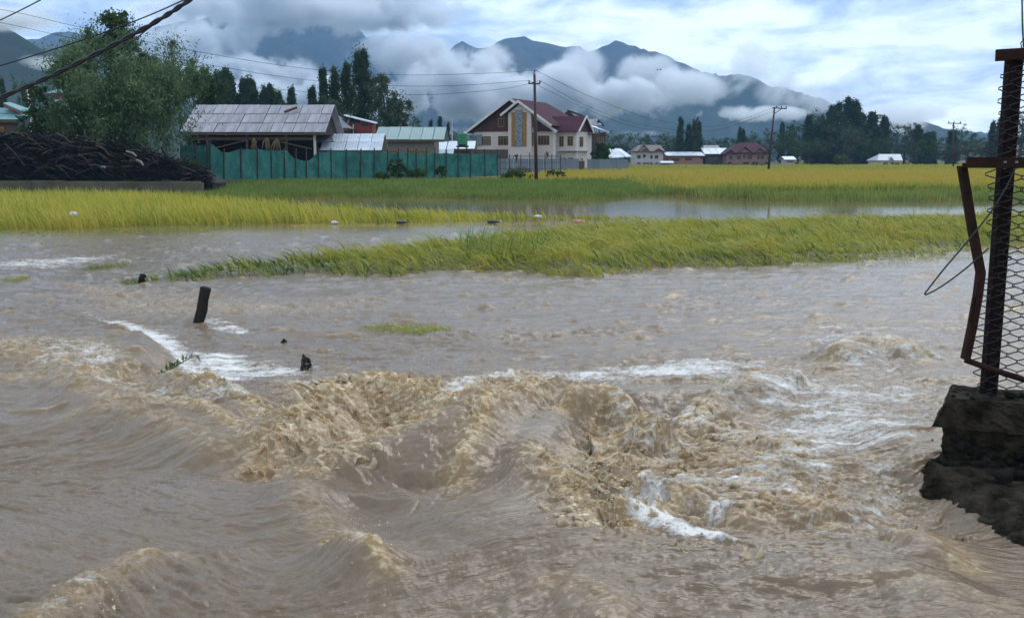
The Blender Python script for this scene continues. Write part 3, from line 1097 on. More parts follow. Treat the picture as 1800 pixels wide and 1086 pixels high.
def small_mats():
    rg = np.random.default_rng(20)

    def floatmat(poly, n, label, h=.5, w=.012, name='floating_grass', tt=.35, zz=.03):
        q = scatter(G(poly), n, 21)
        lean = np.stack([-.90 + rg.normal(size=n) * .12, rg.normal(size=n) * .25], -1)
        z = np.array([water_height(a, b) for a, b in q]) - .01 + rg.random(n) * zz
        o = blades(name, np.column_stack([q, z]), h * (.5 + .7 * rg.random(n)), lean, w * (.7 + .8 * rg.random(n)), np.clip(tt + rg.normal(size=n) * .22, 0, 1), M_lodged, 4, seed=22, curl=1.4, rise=.5)
        o['label'] = label
    floatmat([(640, 574), (700, 572), (770, 574), (800, 576), (790, 584), (745, 592), (690, 586), (640, 580)], 620, 'clump of torn grass drifting in open brown water', .40, .010, tt=.5)
    floatmat([(145, 473), (230, 462), (240, 468), (170, 478)], 220, 'thin green grass tuft adrift left of the flattened rice', .5, .014, tt=.2)
    floatmat([(10, 494), (50, 488), (60, 492), (20, 498)], 130, 'small yellow green grass scrap at the left edge of the river', .4, .014, tt=.5)
    floatmat([(215, 494), (262, 490), (256, 499), (222, 500)], 120, 'trailing weeds caught at the snag before the flattened rice', .4, .014, tt=.15)
    floatmat([(1380, 455), (1560, 446), (1700, 436), (1720, 452), (1560, 470), (1400, 470)], 900, 'scattered rice straw floating right of the flattened rice', .35, .014, tt=.5)
    floatmat([(0, 408), (200, 404), (420, 398), (420, 404), (200, 412), (0, 418)], 900, 'green straw washed along the foot of the standing rice', .4, .022, tt=.35)
    floatmat([(500, 396), (860, 392), (1060, 391), (1060, 396), (800, 398), (520, 400)], 900, 'pale straw and scum line along the edge of the rice strip', .35, .022, tt=.85)


def bank_and_field():
    rg = np.random.default_rng(30)
    # short green grass on the far bank, left of the ripe field
    N = 46000
    x = rg.uniform(-34, 34, N * 2)
    b = np.interp(x, _bx, _by)
    y = b + rg.random(N * 2) ** 1.2 * 17 - .8
    keep = (x < 9.5 + rg.normal(size=2 * N) * 1.2 + (68 - y) * -.08) | (y < b + 2.2)
    x, y = x[keep][:N], y[keep][:N]
    n = len(x)
    z = ground_z(x, y)
    right = sstep(6, 12, x)
    h = (.34 + .16 * right) * (.6 + .7 * rg.random(n)) * (1 + .5 * fbm(x / 2.2, y / 2.2, 2, 41))
    lean = np.stack([rg.normal(size=n) * .22 - .1, rg.normal(size=n) * .2], -1)
    t = np.clip(.42 + .30 * fbm(x / 3, y / 2.4, 3, 42) + rg.normal(size=n) * .14 + .25 * right, 0, 1)
    blades('bank_grass', np.column_stack([x, y, z]), h, lean, .040 + .035 * rg.random(n), t, M_green, 2, seed=31)['label'] = 'short green grass along the far bank below the green fence'
    # ripe rice field running back to the houses
    N = 90000
    y = 58 + (rg.random(N) ** 1.7) * 190
    x = rg.uniform(-.08, .80, N) * y
    b = np.interp(x, _bx, _by)
    ok = (y > b + 2.0) & ((x > 9.0 + rg.normal(size=N) * .8) | (y > 71))
    ok &= ~((x < 14) & (y < 70) & (x < 9)) & ~((y > 88) & (x < y * .03))
    ok &= ~((y > 132) & (x < y * .075)) & ~((y < 92) & (x < y * -.01 + .5))
    x, y = x[ok], y[ok]
    n = len(x)
    z = ground_z(x, y)
    h = .55 * (.7 + .5 * rg.random(n)) * (1 + .25 * fbm(x / 4, y / 6, 2, 44))
    lean = np.stack([rg.normal(size=n) * .25 - .1, rg.normal(size=n) * .2], -1)
    far = sstep(95, 140, y)
    plot = fbm(x / 14, y / 11, 3, 45)
    t = np.clip(.72 + .30 * plot + rg.normal(size=n) * .12 - far * .34 - .45 * sstep(64, 57, y), 0, 1)
    blades('rice_field', np.column_stack([x, y, z]), h, lean, .05 + .0016 * y * (.6 + .8 * rg.random(n)), t, M_field, 2, seed=32)['label'] = 'ripe golden rice field reaching back to the houses'


strip_left()
strip_mid()
small_mats()
bank_and_field()


# ================================================================== TREES
def leaf_mat(name, a, b_, trans=.3):
    m = bpy.data.materials.new(name)
    nt, N, L, b = nodes_of(m)
    tc = N.new('ShaderNodeTexCoord')
    nz = N.new('ShaderNodeTexNoise'); nz.inputs['Scale'].default_value = .9; nz.inputs['Detail'].default_value = 3
    L.new(tc.outputs['Object'], nz.inputs['Vector'])
    at_ = N.new('ShaderNodeAttribute'); at_.attribute_name = 'tint'
    ad = N.new('ShaderNodeMath'); ad.operation = 'ADD'
    L.new(nz.outputs['Fac'], ad.inputs[0]); L.new(at_.outputs['Fac'], ad.inputs[1])
    rp = N.new('ShaderNodeValToRGB')
    rp.color_ramp.elements[0].position = .55; rp.color_ramp.elements[0].color = (*a, 1)
    rp.color_ramp.elements[1].position = 1.35 if False else 1.0; rp.color_ramp.elements[1].color = (*b_, 1)
    sc = N.new('ShaderNodeMath'); sc.operation = 'MULTIPLY'; sc.inputs[1].default_value = .78
    L.new(ad.outputs[0], sc.inputs[0]); L.new(sc.outputs[0], rp.inputs['Fac'])
    L.new(rp.outputs['Color'], b.inputs['Base Color'])
    sp(b, 'Roughness', .7); sp(b, 'Specular IOR Level', .06)
    tr = N.new('ShaderNodeBsdfTranslucent'); L.new(rp.outputs['Color'], tr.inputs['Color'])
    mx = N.new('ShaderNodeMixShader'); mx.inputs[0].default_value = trans
    L.new(b.outputs[0], mx.inputs[1]); L.new(tr.outputs[0], mx.inputs[2])
    L.new(mx.outputs[0], N['Material Output'].inputs['Surface'])
    return m


M_bark = pm('bark', (.055, .045, .035), (.10, .085, .07), 4, .9, .5, 14)
M_leaf = {
    'willow': leaf_mat('willow_leaf', (0.065, 0.109, 0.043), (0.251, 0.336, 0.162)),
    'poplar': leaf_mat('poplar_leaf', (0.027, 0.056, 0.019), (0.088, 0.14, 0.042)),
    'broad': leaf_mat('broad_leaf', (0.031, 0.061, 0.017), (0.111, 0.167, 0.037)),
    'grey': leaf_mat('grey_willow_leaf', (0.056, 0.084, 0.048), (0.175, 0.224, 0.125)),
    'yellow': leaf_mat('yellowing_leaf', (.070, .095, .016), (.22, .22, .04)),
    'shrub': leaf_mat('shrub_leaf', (.035, .065, .014), (.11, .16, .03)),
}


def leaf_cloud(centres, radii, n_per, size, rg, droop=0.0, asp=.5, upright=0.0):
    """leaf quads gathered round clump centres; returns V, T, tint"""
    K = len(centres)
    n = K * n_per
    c = np.repeat(centres, n_per, 0)
    r = np.repeat(radii, n_per)
    d = rg.normal(size=(n, 3))
    d /= np.linalg.norm(d, axis=1)[:, None] + 1e-9
    p = c + d * (r * np.minimum(np.abs(rg.normal(size=n)) * .62, 1.5))[:, None] * np.array([1, 1, 2.4 if upright else .8])
    if droop:
        k = rg.random(n) ** 2
        p[:, 2] -= droop * k * r * 2
    s = size * (.6 + .8 * rg.random(n))
    a = rg.normal(size=(n, 3)); a[:, 2] = a[:, 2] * (1 - upright) + upright * 2 - droop * 2
    a /= np.linalg.norm(a, axis=1)[:, None]
    bb = np.cross(a, rg.normal(size=(n, 3)))
    bb /= np.linalg.norm(bb, axis=1)[:, None] + 1e-9
    a = a * s[:, None]
    bb = bb * (s * asp)[:, None]
    V = np.stack([p - a * .5, p + bb * .5, p + a * .5, p - bb * .5], 1).reshape(-1, 3)
    i = np.arange(n) * 4
    T = np.concatenate([np.stack([i, i + 1, i + 2], 1), np.stack([i, i + 2, i + 3], 1)])
    tint = np.repeat(np.repeat(rg.random(K) * .35, n_per) + rg.random(n) * .25, 4)
    return V, T, tint


def tree_meshes(kind, H, Wd, seed, leaf, n_per, base=.03):
    """trunk with limbs and a crown of leaf clumps; root at the origin"""
    rg = np.random.default_rng(seed)
    C, Rr = [], []
    tips = []
    if kind == 'poplar':
        ns = max(1, int(round(Wd / (H * .17))))
        for s in range(ns):
            ox = (s - (ns - 1) / 2) * Wd / ns + rg.normal() * .1
            oy = rg.normal() * Wd * .15
            top = H * (1 if s == ns // 2 else .74 + .24 * rg.random())
            tips.append((ox, oy, top))
            for k in range(120):
                t = base + (1 - base) * ((k + rg.random()) / 120) ** .9
                prof = min(1.0, ((t + .02) / .22)) ** .5 * (1 - max(0, t - .35) ** 1.5 * 1.15)
                rr = Wd / ns * .56 * max(.12, prof) * (.8 + .4 * rg.random())
                ph = rg.random() * 6.28
                C.append((ox + np.cos(ph) * rr * .8 * rg.random() ** .5, oy + np.sin(ph) * rr * .8 * rg.random() ** .5, top * t * .96)); Rr.append(rr * (.20 + .26 * rg.random()) + .008 * H)
    else:
        nb = 96 if kind != 'shrub' else 26
        lobes = [(rg.normal() * .22, rg.normal() * .22, .45 + .5 * rg.random(), .25 + .2 * rg.random()) for _ in range(9)]
        for k in range(nb):
            if k % 3 or kind == 'shrub':
                th, ph = rg.random() * 6.28, np.arccos(1 - 2 * rg.random())
                rad = rg.random() ** .4
                x, y, zz = np.sin(ph) * np.cos(th) * rad, np.sin(ph) * np.sin(th) * rad, np.cos(ph) * rad
                C.append((x * Wd * .46, y * Wd * .46, H * (base + (1 - base) * (.50 + .47 * zz)))); Rr.append(Wd * (.08 + .11 * rg.random()))
            else:
                l = lobes[int(rg.random() * 9)]
                C.append(((l[0] + rg.normal() * .08) * Wd, (l[1] + rg.normal() * .08) * Wd, H * min(.97, l[2] + rg.normal() * .06))); Rr.append(Wd * (.06 + .08 * rg.random()))
        tips = [(c[0], c[1], c[2]) for c in C[::9]]
    C, Rr = np.array(C), np.array(Rr)
    droop = {'willow': .55, 'grey': .3}.get(kind, 0.0)
    V, T, tint = leaf_cloud(C, Rr, n_per, leaf, rg, droop, .28 if kind == 'willow' else .6, .35 if kind == 'poplar' else 0)
    tr = MB()
    r0 = max(.05, H * .018)
    if kind == 'shrub':
        for k in range(5):
            c = C[int(rg.random() * len(C))]
            tr.tube([(rg.normal() * .05, rg.normal() * .05, -.15), (c[0] * .4, c[1] * .4, c[2] * .5), tuple(c)], [.03, .02, .008], 5)
    elif kind == 'poplar':
        for t in tips:
            tr.tube([(t[0] * .3, t[1] * .3, -.3), (t[0] * .8, t[1], t[2] * .3), (t[0], t[1], t[2] * .95)], [r0, r0 * .7, r0 * .15], 6)
    else:
        tr.tube([(0, 0, -.3), (.05 * Wd * rg.normal() * .5, 0, H * .22), (0, 0, H * .45), (0, 0, H * .8)], [r0 * 1.5, r0 * 1.1, r0 * .7, r0 * .2], 7)
        for t in tips:
            z0 = H * (.15 + .3 * rg.random())
            tr.tube([(0, 0, z0), (t[0] * .5, t[1] * .5, z0 * .4 + t[2] * .6), t], [r0 * .55, r0 * .35, r0 * .1], 5)
    return tr, (V, T, tint)


_tree_cache = {}


def tree(name, label, kind, px, top, base, width, Y, seed=1, n_per=70, leaf=None, group=None, cat='tree', zb=None, proto=None):
    """stand a tree so that it spans photo rows top..base at distance Y"""
    root = at(px, base, Y)
    if zb is not None: root.z = zb
    H = at(px, top, Y).z - root.z
    Wd = width / FPX * Y
    e = empty(name, root, label, cat, group)
    if proto is None:
        tr, (V, T, tint) = tree_meshes(kind, H, Wd, seed, leaf or max(.12, Y * .0022), n_per)
        tr.build('trunk', M_bark, e, True).location = (0, 0, 0)
        link('crown', np_mesh('crown', V, T, False, {'tint': tint}), M_leaf[kind], e)
    else:
        key = (kind, proto)
        if key not in _tree_cache:
            asp = {'poplar': .30, 'broad': .85, 'grey': 1.0}[kind]
            tr, (V, T, tint) = tree_meshes(kind, 10.0, 10.0 * asp, 100 + proto, .24, 70, .0)
            trm = tr.mesh('trunk', True); trm.materials.append(M_bark)
            cm = np_mesh('crown', V, T, False, {'tint': tint}); cm.materials.append(M_leaf[kind])
            _tree_cache[key] = (trm, cm, asp)
        trm, cm, asp = _tree_cache[key]
        e.scale = (Wd / (10 * asp), Wd / (10 * asp), H / 10)
        e.rotation_euler = (0, 0, (seed * 1.7) % 6.28)
        link('trunk', trm, None, e)
        link('crown', cm, None, e)
    return e


GZ = lambda x, y: float(ground_z(np.array([x]), np.array([y]))[0])

# near left
tree('willow_tree', 'big drooping grey green willow behind the woodpile', 'willow', 232, 46, 316, 285, 64, 5, 620, .24, zb=.8)
tree('broadleaf_tree', 'dark broadleaf tree whose crown rises above the big willow', 'broad', 222, 8, 300, 118, 67, 6, 260, .20, zb=.8)
tree('willow_tree', 'yellow green tree close behind the right side of the big willow', 'broad', 365, 104, 290, 92, 96, 7, 220, .24, zb=.8)
tree('broadleaf_tree', 'yellowish leafy tree under the left side of the big willow', 'yellow', 152, 150, 285, 62, 66, 8, 70, .22, zb=.8)
tree('sapling', 'sparse young tree above the left end of the woodpile', 'broad', 66, 150, 262, 62, 61, 9, 26, .22, zb=.8)
# distant wood on the left
for i, (px, tp, w, k) in enumerate([(10, 134, 34, 'poplar'), (58, 134, 44, 'broad'), (98, 150, 40, 'broad'), (128, 140, 40, 'broad')]):
    tree('poplar_tree' if k == 'poplar' else 'broadleaf_tree',
         ['dark poplar cut by the left edge above the green roofed house', 'leafy tree beyond the sapling under the thick cable', 'low leafy tree beyond the grey roof left of the willow',
          'leafy tree showing through the left fringe of the willow'][i], k, px, tp, 290, w, 150, i + 3, proto=i % 2, zb=.8)
# poplar rows
POP = [(372, 114, 26), (392, 118, 26), (412, 126, 24), (432, 132, 26), (452, 138, 22), (470, 146, 24), (488, 148, 20), (505, 150, 24), (518, 176, 12), (382, 121, 28), (402, 125, 28), (423, 134, 28), (443, 139, 28), (461, 147, 26), (480, 151, 26), (497, 156, 26)]
for i, (px, tp, w) in enumerate(POP):
    tree('poplar_tree', ['tallest poplar at the left end of the dark row above the barn roof', 'second poplar from the left in the row above the barn roof'][i] if i < 2 else
         ('tiny poplar standing alone right of the row above the barn roof' if i == 8 else '%s poplar from the left in the sloping row above the barn roof' % ('', '', 'third', 'fourth', 'fifth', 'sixth', 'seventh', 'last big', '', 'first back-row', 'second back-row', 'third back-row', 'fourth back-row', 'fifth back-row', 'sixth back-row', 'seventh back-row')[i]),
         'poplar', px, tp, 285, w * 2.0, 150 if i < 9 else 156, i * 2 + 1, proto=i % 3, group='poplars above the barn roof', zb=.8)
tree('poplar_tree', 'tallest dark poplar of the clump above the tin roofs', 'poplar', 640, 84, 285, 52, 120, 31, 200, .24, zb=.8)
tree('poplar_tree', 'broad poplar at the left of the clump above the tin roofs', 'poplar', 562, 118, 285, 48, 122, 32, 150, .24, zb=.8)
tree('poplar_tree', 'slim poplar second from the left in the clump above the tin roofs', 'poplar', 592, 116, 285, 32, 124, 33, 110, .24, zb=.8)
tree('poplar_tree', 'pale poplar just left of the tallest one in the clump', 'poplar', 614, 108, 285, 34, 126, 34, 110, .24, zb=.8)
tree('willow_tree', 'round dark willow right of the tallest poplar', 'grey', 684, 130, 285, 86, 118, 35, 330, .22, zb=.8)
tree('bush', 'grey leafed bush below the poplar clump', 'grey', 590, 168, 285, 50, 112, 36, 70, .34, zb=.8)
for i, (px, tp, w, k, lb) in enumerate([
    (728, 200, 40, 'broad', 'low tree right of the round dark willow'), (768, 204, 26, 'poplar', 'small poplar above the right end of the green roof'),
    (786, 214, 20, 'poplar', 'small dark tree beside the flagpole'), (806, 226, 50, 'grey', 'pale rounded tree behind the green water tank')]):
    tree('poplar_tree' if k == 'poplar' else 'broadleaf_tree', lb, k, px, tp, 288, w, 190, i + 50, proto=i % 2, zb=.8)
# tree line behind the field, right of the house
LINE = [(1060, 240, 40, 'grey', 240, 'grey leafy tree just right of the brown brick house'), (1098, 230, 64, 'grey', 240, 'big rounded grey tree right of the brown brick house'),
        (1142, 234, 42, 'broad', 245, 'round tree behind the white gabled house'), (1172, 232, 36, 'broad', 250, 'dark tree right of the white gabled house'),
        (1186, 238, 34, 'grey', 255, 'pale tree left of the tall poplar pair'), (1205, 204, 22, 'poplar', 235, 'left one of the two tall poplars beyond the tin roofed houses'),
        (1221, 212, 20, 'poplar', 236, 'right one of the two tall poplars, with a bird on top'), (1244, 240, 44, 'broad', 270, 'low leafy tree above the long orange brick building'), (1262, 244, 30, 'broad', 280, 'low tree above the stepped white tin roof'),
        (1282, 240, 44, 'broad', 265, 'tree rising behind the purple roofed house'), (1303, 222, 16, 'poplar', 255, 'small poplar behind the purple roofed house'),
        (1320, 230, 30, 'broad', 258, 'bushy tree right of the small poplar'), (1345, 240, 44, 'grey', 262, 'pale tree just left of the leaning pole'),
        (1372, 226, 44, 'broad', 255, 'tree just right of the leaning pole'), (1378, 214, 20, 'poplar', 262, 'slim poplar top at the left end of the tall grove'),
        (1402, 206, 46, 'broad', 250, 'rounded tree above the little white hut'), (1428, 200, 32, 'poplar', 248, 'upright tree on the left shoulder of the tall grove'), (1446, 192, 46, 'broad', 250, 'bulky tree just left of the left peak of the grove'), (1474, 170, 40, 'poplar', 246, 'tallest poplar of the grove, left peak'),
        (1452, 184, 24, 'poplar', 252, 'slim poplar touching the left peak of the grove'), (1508, 175, 46, 'poplar', 246, 'tall broad poplar of the grove, right peak'), (1528, 196, 34, 'poplar', 250, 'poplar on the right shoulder of the right peak of the grove'),
        (1490, 215, 60, 'grey', 240, 'pale bushy tree between the two peaks of the grove'), (1420, 240, 60, 'broad', 240, 'low dark tree at the foot of the grove behind the white hut'), (1556, 222, 70, 'grey', 252, 'wide rounded tree right of the tall grove'), (1540, 240, 50, 'broad', 240, 'low tree behind the left end of the yellow cottage'),
        (1588, 216, 50, 'broad', 256, 'rounded tree above the right end of the yellow cottage'), (1616, 217, 30, 'poplar', 252, 'pointed tree in the far line between the grove and the third pole'), (1634, 230, 36, 'broad', 256, 'leafy tree just right of the pointed far tree'), (1655, 228, 30, 'poplar', 254, 'thin poplar just left of the third pole'),
        (1610, 245, 60, 'broad', 246, 'low tree filling the line right of the yellow cottage'), (1680, 216, 36, 'broad', 262, 'tree right behind the third pole'), (1700, 244, 50, 'broad', 258, 'broad tree above the low red roof beside the third pole'), (1724, 240, 44, 'broad', 270, 'tree above the pale house with red roofs'),
        (1745, 206, 22, 'poplar', 258, 'thin poplar beside the fence post'), (1792, 192, 56, 'broad', 262, 'dark tree seen through the wire mesh'), (1840, 200, 60, 'broad', 262, 'dark tree at the right edge behind the wire mesh'), (1670, 250, 60, 'broad', 246, 'low dark tree at the foot of the third pole')]
for i, (px, tp, w, k, Yd, lb) in enumerate(LINE):
    tree('poplar_tree' if k == 'poplar' else 'broadleaf_tree', lb or 'dark leafy tree in the crowded far line behind the rice field', k, px, tp, 292, w * (1.5 if k == 'poplar' else 1.3), Yd, i * 3 + 1,
         proto=i % 4, group='trees of the far line', zb=.6)
tree('bush', 'round yellow green bush at the edge of the far rice field', 'yellow', 1477, 274, 293, 24, 225, 77, 60, .45, cat='bush', zb=.6)
tree('broadleaf_tree', 'dark green tree at the corner of the brown brick house', 'broad', 1057, 252, 293, 34, 126, 78, 60, .35, zb=.6)
# shrubs along the green fence
for i, (px, tp, bs, w, Yd, lb) in enumerate([(698, 279, 318, 38, 74, 'tallest green creeper bush against the green fence'), (672, 303, 318, 30, 72, 'low dark bush at the left foot of the creeper'), (730, 298, 316, 44, 76, 'spreading weeds right of the creeper bush'),
        (776, 291, 311, 24, 80, 'small dark vine on the green fence'), (905, 302, 318, 64, 72, 'leafy weeds at the foot of the first power pole'), (334, 284, 316, 46, 58, 'yellow green bush at the end of the woodpile'), (972, 300, 316, 40, 74, 'tall weeds right of the first power pole')]):
    tree('bush', lb, 'shrub', px, tp, bs, w, Yd, 200 + i, 60, .16, 'bushes along the fences', 'bush')
# ================================================================== BUILDINGS
Mt_zinc = pm('weathered_zinc', (.35, .335, .36), (.22, .205, .215), 1.1, .6, .15, 12, spec=.3, island=.14, detail=8, stretch=(2.2, .35, 1))
Mt_tin = pm('bright_tin', (.62, .67, .72), (.42, .46, .50), 1.0, .42, .1, 10, spec=.5, island=.08)
Mt_greyroof = pm('dark_slate_sheet', (.085, .095, .12), (.13, .14, .16), .8, .5, 0, spec=.4, island=.1)
Mt_greenroof = pm('green_painted_sheet', (.20, .30, .275), (.25, .34, .315), .5, .5, 0, spec=.4, island=.06)
Mt_tealroof = pm('teal_painted_sheet', (.10, .24, .24), (.15, .30, .29), .6, .5, 0, spec=.4, island=.06)
Mt_purple = pm('purple_roof_sheet', (.062, .022, .032), (.082, .030, .042), .5, .85, 0, spec=.08, island=.05)
Mt_redroof = pm('red_roof_sheet', (.17, .065, .06), (.13, .05, .05), .5, .6, 0, spec=.3, island=.05)
Mt_brownroof = pm('brown_roof_sheet', (.10, .062, .055), (.135, .085, .075), .6, .6, 0, spec=.3)
Mt_cream = pm('cream_plaster', (.60, .52, .46), (.54, .47, .42), .5, .85, .1, 9, spec=.2)
Mt_white = pm('white_trim', (.66, .63, .58), (.58, .55, .50), 1, .7, 0, spec=.3)
Mt_brownwood = pm('dark_brown_boards', (.085, .030, .016), (.060, .022, .013), 1.2, .7, .1, 8, spec=.25)
Mt_ochre = pm('ochre_window_wood', (.30, .17, .03), (.24, .12, .025), 2, .6, 0, spec=.3)
Mt_glass = pm('dark_window_glass', (.030, .030, .026), (.060, .045, .025), .8, .12, 0, spec=.5)
Mt_stone = bpy.data.materials.new('pebble_stone')


def pebble():
    nt, N, L, b = nodes_of(Mt_stone)
    tc = N.new('ShaderNodeTexCoord')
    v = N.new('ShaderNodeTexVoronoi'); v.inputs['Scale'].default_value = 4.5
    L.new(tc.outputs['Object'], v.inputs['Vector'])
    rp = N.new('ShaderNodeValToRGB')
    rp.color_ramp.elements[0].color = (.30, .32, .34, 1); rp.color_ramp.elements[1].color = (.13, .14, .15, 1)
    rp.color_ramp.elements[0].position = .1; rp.color_ramp.elements[1].position = .7
    L.new(v.outputs['Distance'], rp.inputs['Fac']); L.new(rp.outputs['Color'], b.inputs['Base Color'])
    sp(b, 'Roughness', .8)


pebble()
Mt_brick = bpy.data.materials.new('brick_masonry')


def brickwork(m, c1, c2, mortar):
    nt, N, L, b = nodes_of(m)
    tc = N.new('ShaderNodeTexCoord')
    mp = N.new('ShaderNodeMapping'); mp.inputs['Rotation'].default_value = (R(90), 0, 0)
    L.new(tc.outputs['Object'], mp.inputs['Vector'])
    br = N.new('ShaderNodeTexBrick')
    br.inputs['Color1'].default_value = (*c1, 1); br.inputs['Color2'].default_value = (*c2, 1); br.inputs['Mortar'].default_value = (*mortar, 1)
    br.inputs['Scale'].default_value = 2.2
    L.new(mp.outputs[0], br.inputs['Vector'])
    L.new(br.outputs['Color'], b.inputs['Base Color'])
    sp(b, 'Roughness', .9)


brickwork(Mt_brick, (.13, .075, .055), (.17, .10, .075), (.12, .10, .09))
Mt_brickgrey = bpy.data.materials.new('grey_block_masonry')
brickwork(Mt_brickgrey, (.17, .145, .12), (.21, .18, .15), (.12, .11, .10))
Mt_darkbrick = bpy.data.materials.new('dark_brick_masonry')
brickwork(Mt_darkbrick, (.070, .050, .040), (.095, .068, .052), (.07, .06, .05))
Mt_orange = pm('orange_brick', (.33, .17, .115), (.28, .145, .10), 1.2, .85, 0, spec=.2)
Mt_pink = pm('pink_brick', (.25, .155, .125), (.21, .13, .105), 1.2, .85, 0, spec=.2)
Mt_paleplaster = pm('pale_plaster', (.46, .42, .41), (.39, .36, .35), 1, .85, 0, spec=.2)
Mt_yellowwall = pm('pale_yellow_plaster', (.60, .52, .33), (.54, .46, .3), 1, .85, 0, spec=.2)
Mt_redwall = pm('red_painted_boards', (.24, .055, .045), (.17, .05, .04), 1, .75, 0, spec=.2)
Mt_dark = pm('dark_timber', (.030, .022, .016), (.045, .032, .022), 2, .85, 0, spec=.15)  # very dark brown wood, slightly mottled, for walls, stands and trim
Mt_timber = pm('old_timber', (.115, .080, .052), (.085, .060, .040), 2, .8, .2, 10, spec=.2, stretch=(1, 1, 4))
Mt_concrete = pm('weathered_concrete', (.125, .110, .075), (.075, .070, .045), .9, .9, .4, 9, spec=.2, detail=7)
Mt_compound = pm('grey_compound_plaster', (.27, .275, .27), (.21, .22, .22), .6, .9, 0, spec=.2)
Mt_greysheet = pm('grey_tin_sheet', (.17, .20, .22), (.12, .145, .165), .5, .55, 0, spec=.4, island=.15)
Mt_steel = pm('dark_steel', (.025, .022, .024), (.040, .030, .028), 3, .6, .1, 20, spec=.4)
Mt_tank = pm('green_tank_plastic', (.02, .19, .075), (.015, .15, .06), .5, .35, 0, spec=.5)
Mt_blue = pm('blue_painted_boards', (.05, .16, .30), (.04, .13, .25), 1, .6, 0, spec=.3)


def sheet_mesh(w, h, waves=5, t=.012, name='roof_sheet'):
    """one corrugated sheet: x across the waves, y up the slope, z out"""
    m = MB()
    n = waves * 2 + 1
    vs = []
    for z in (0, -t):
        for y in (0, h):
            for i in range(n):
                vs.append((w * i / (n - 1), y, z + (.012 if i % 2 else 0)))
    f = []
    for i in range(n - 1):
        f.append((i, i + 1, n + i + 1, n + i))
        f.append((2 * n + i + 1, 2 * n + i, 3 * n + i, 3 * n + i + 1))
        f.append((i + 1, i, 2 * n + i, 2 * n + i + 1))
        f.append((n + i, n + i + 1, 3 * n + i + 1, 3 * n + i))
    f += [(0, n, 3 * n, 2 * n), (n - 1, 3 * n - 1, 4 * n - 1, 2 * n - 1)]
    m.add(vs, f)
    return m.mesh(name)


def sheets(root, p00, U, Vv, nu, nv, mat, waves=4, seed=1, name='roof_sheet', gap=.035):
    """lay nu x nv corrugated sheets over the parallelogram p00 + U + V; every sheet a part of root"""
    rg = random.Random(seed)
    U, Vv = Vector(U), Vector(Vv)
    ux, n = U.normalized(), None
    nrm = U.cross(Vv).normalized()
    vy = Vv / nv
    w, h = U.length / nu, Vv.length / nv
    me = sheet_mesh(w - gap, h + .06, waves, name=name)
    me.materials.append(mat)
    vdir = Vv.normalized()
    for r_ in range(nv):
        for c in range(nu):
            p = Vector(p00) + ux * (w * c + rg.uniform(-.02, .02)) + vy * r_ + nrm * (.02 + rg.uniform(0, .02))
            ax = (ux + vdir * rg.uniform(-.006, .006)).normalized()
            ay = (vdir + nrm * (-.022 + rg.uniform(-.008, .008))).normalized()
            az = ax.cross(ay).normalized()
            o = bpy.data.objects.new(name, me)
            o.parent = root
            o.matrix_local = Matrix(((ax.x, ay.x, az.x, p.x - root.location.x), (ax.y, ay.y, az.y, p.y - root.location.y), (ax.z, ay.z, az.z, p.z - root.location.z), (0, 0, 0, 1)))
            COL.objects.link(o)


def window(root, p, ux, n, w, h, mf=None, mull=2, trans=True, ledge=None, fw=.09):
    """window with frame bars (part) and pane (sub-part); p lower left corner on the wall face, n outward"""
    mf = mf or Mt_ochre
    p, ux, n = Vector(p), Vector(ux).normalized(), Vector(n).normalized()
    z = Vector((0, 0, 1))
    o = root.location
    fr = MB(o)

    def bar(a, b_, c, d, dep):
        q = [p + ux * a + z * c, p + ux * b_ + z * c, p + ux * b_ + z * d, p + ux * a + z * d]
        fr.slab([v - n * .02 for v in q], n * (dep + .02))
    bar(0, w, 0, fw, .06); bar(0, w, h - fw, h, .06); bar(0, fw, fw, h - fw, .058); bar(w - fw, w, fw, h - fw, .058)
    for k in range(1, mull):
        x = w * k / mull
        bar(x - fw * .4, x + fw * .4, fw, h - fw, .05)
    if trans:
        bar(fw, w - fw, h * .72, h * .72 + fw * .7, .045)
    f = fr.build('window', mf, root)
    gl = MB(o)
    q = [p + ux * fw + z * fw, p + ux * (w - fw) + z * fw, p + ux * (w - fw) + z * (h - fw), p + ux * fw + z * (h - fw)]
    gl.slab([v - n * .01 for v in q], n * .022)
    gl.build('pane', Mt_glass, f)
    if ledge:
        s = MB(o)
        e = .14
        for a, b_, c, d in ((-e, w + e, -e, 0), (-e, w + e, h, h + e), (-e, 0, 0, h), (w, w + e, 0, h)):
            q = [p + ux * a + z * c, p + ux * b_ + z * c, p + ux * b_ + z * d, p + ux * a + z * d]
            s.slab([v - n * .01 for v in q], n * .045)
        s.build('sill', ledge, f)
    return f


ZF = .62                      # level of the yards beyond the field


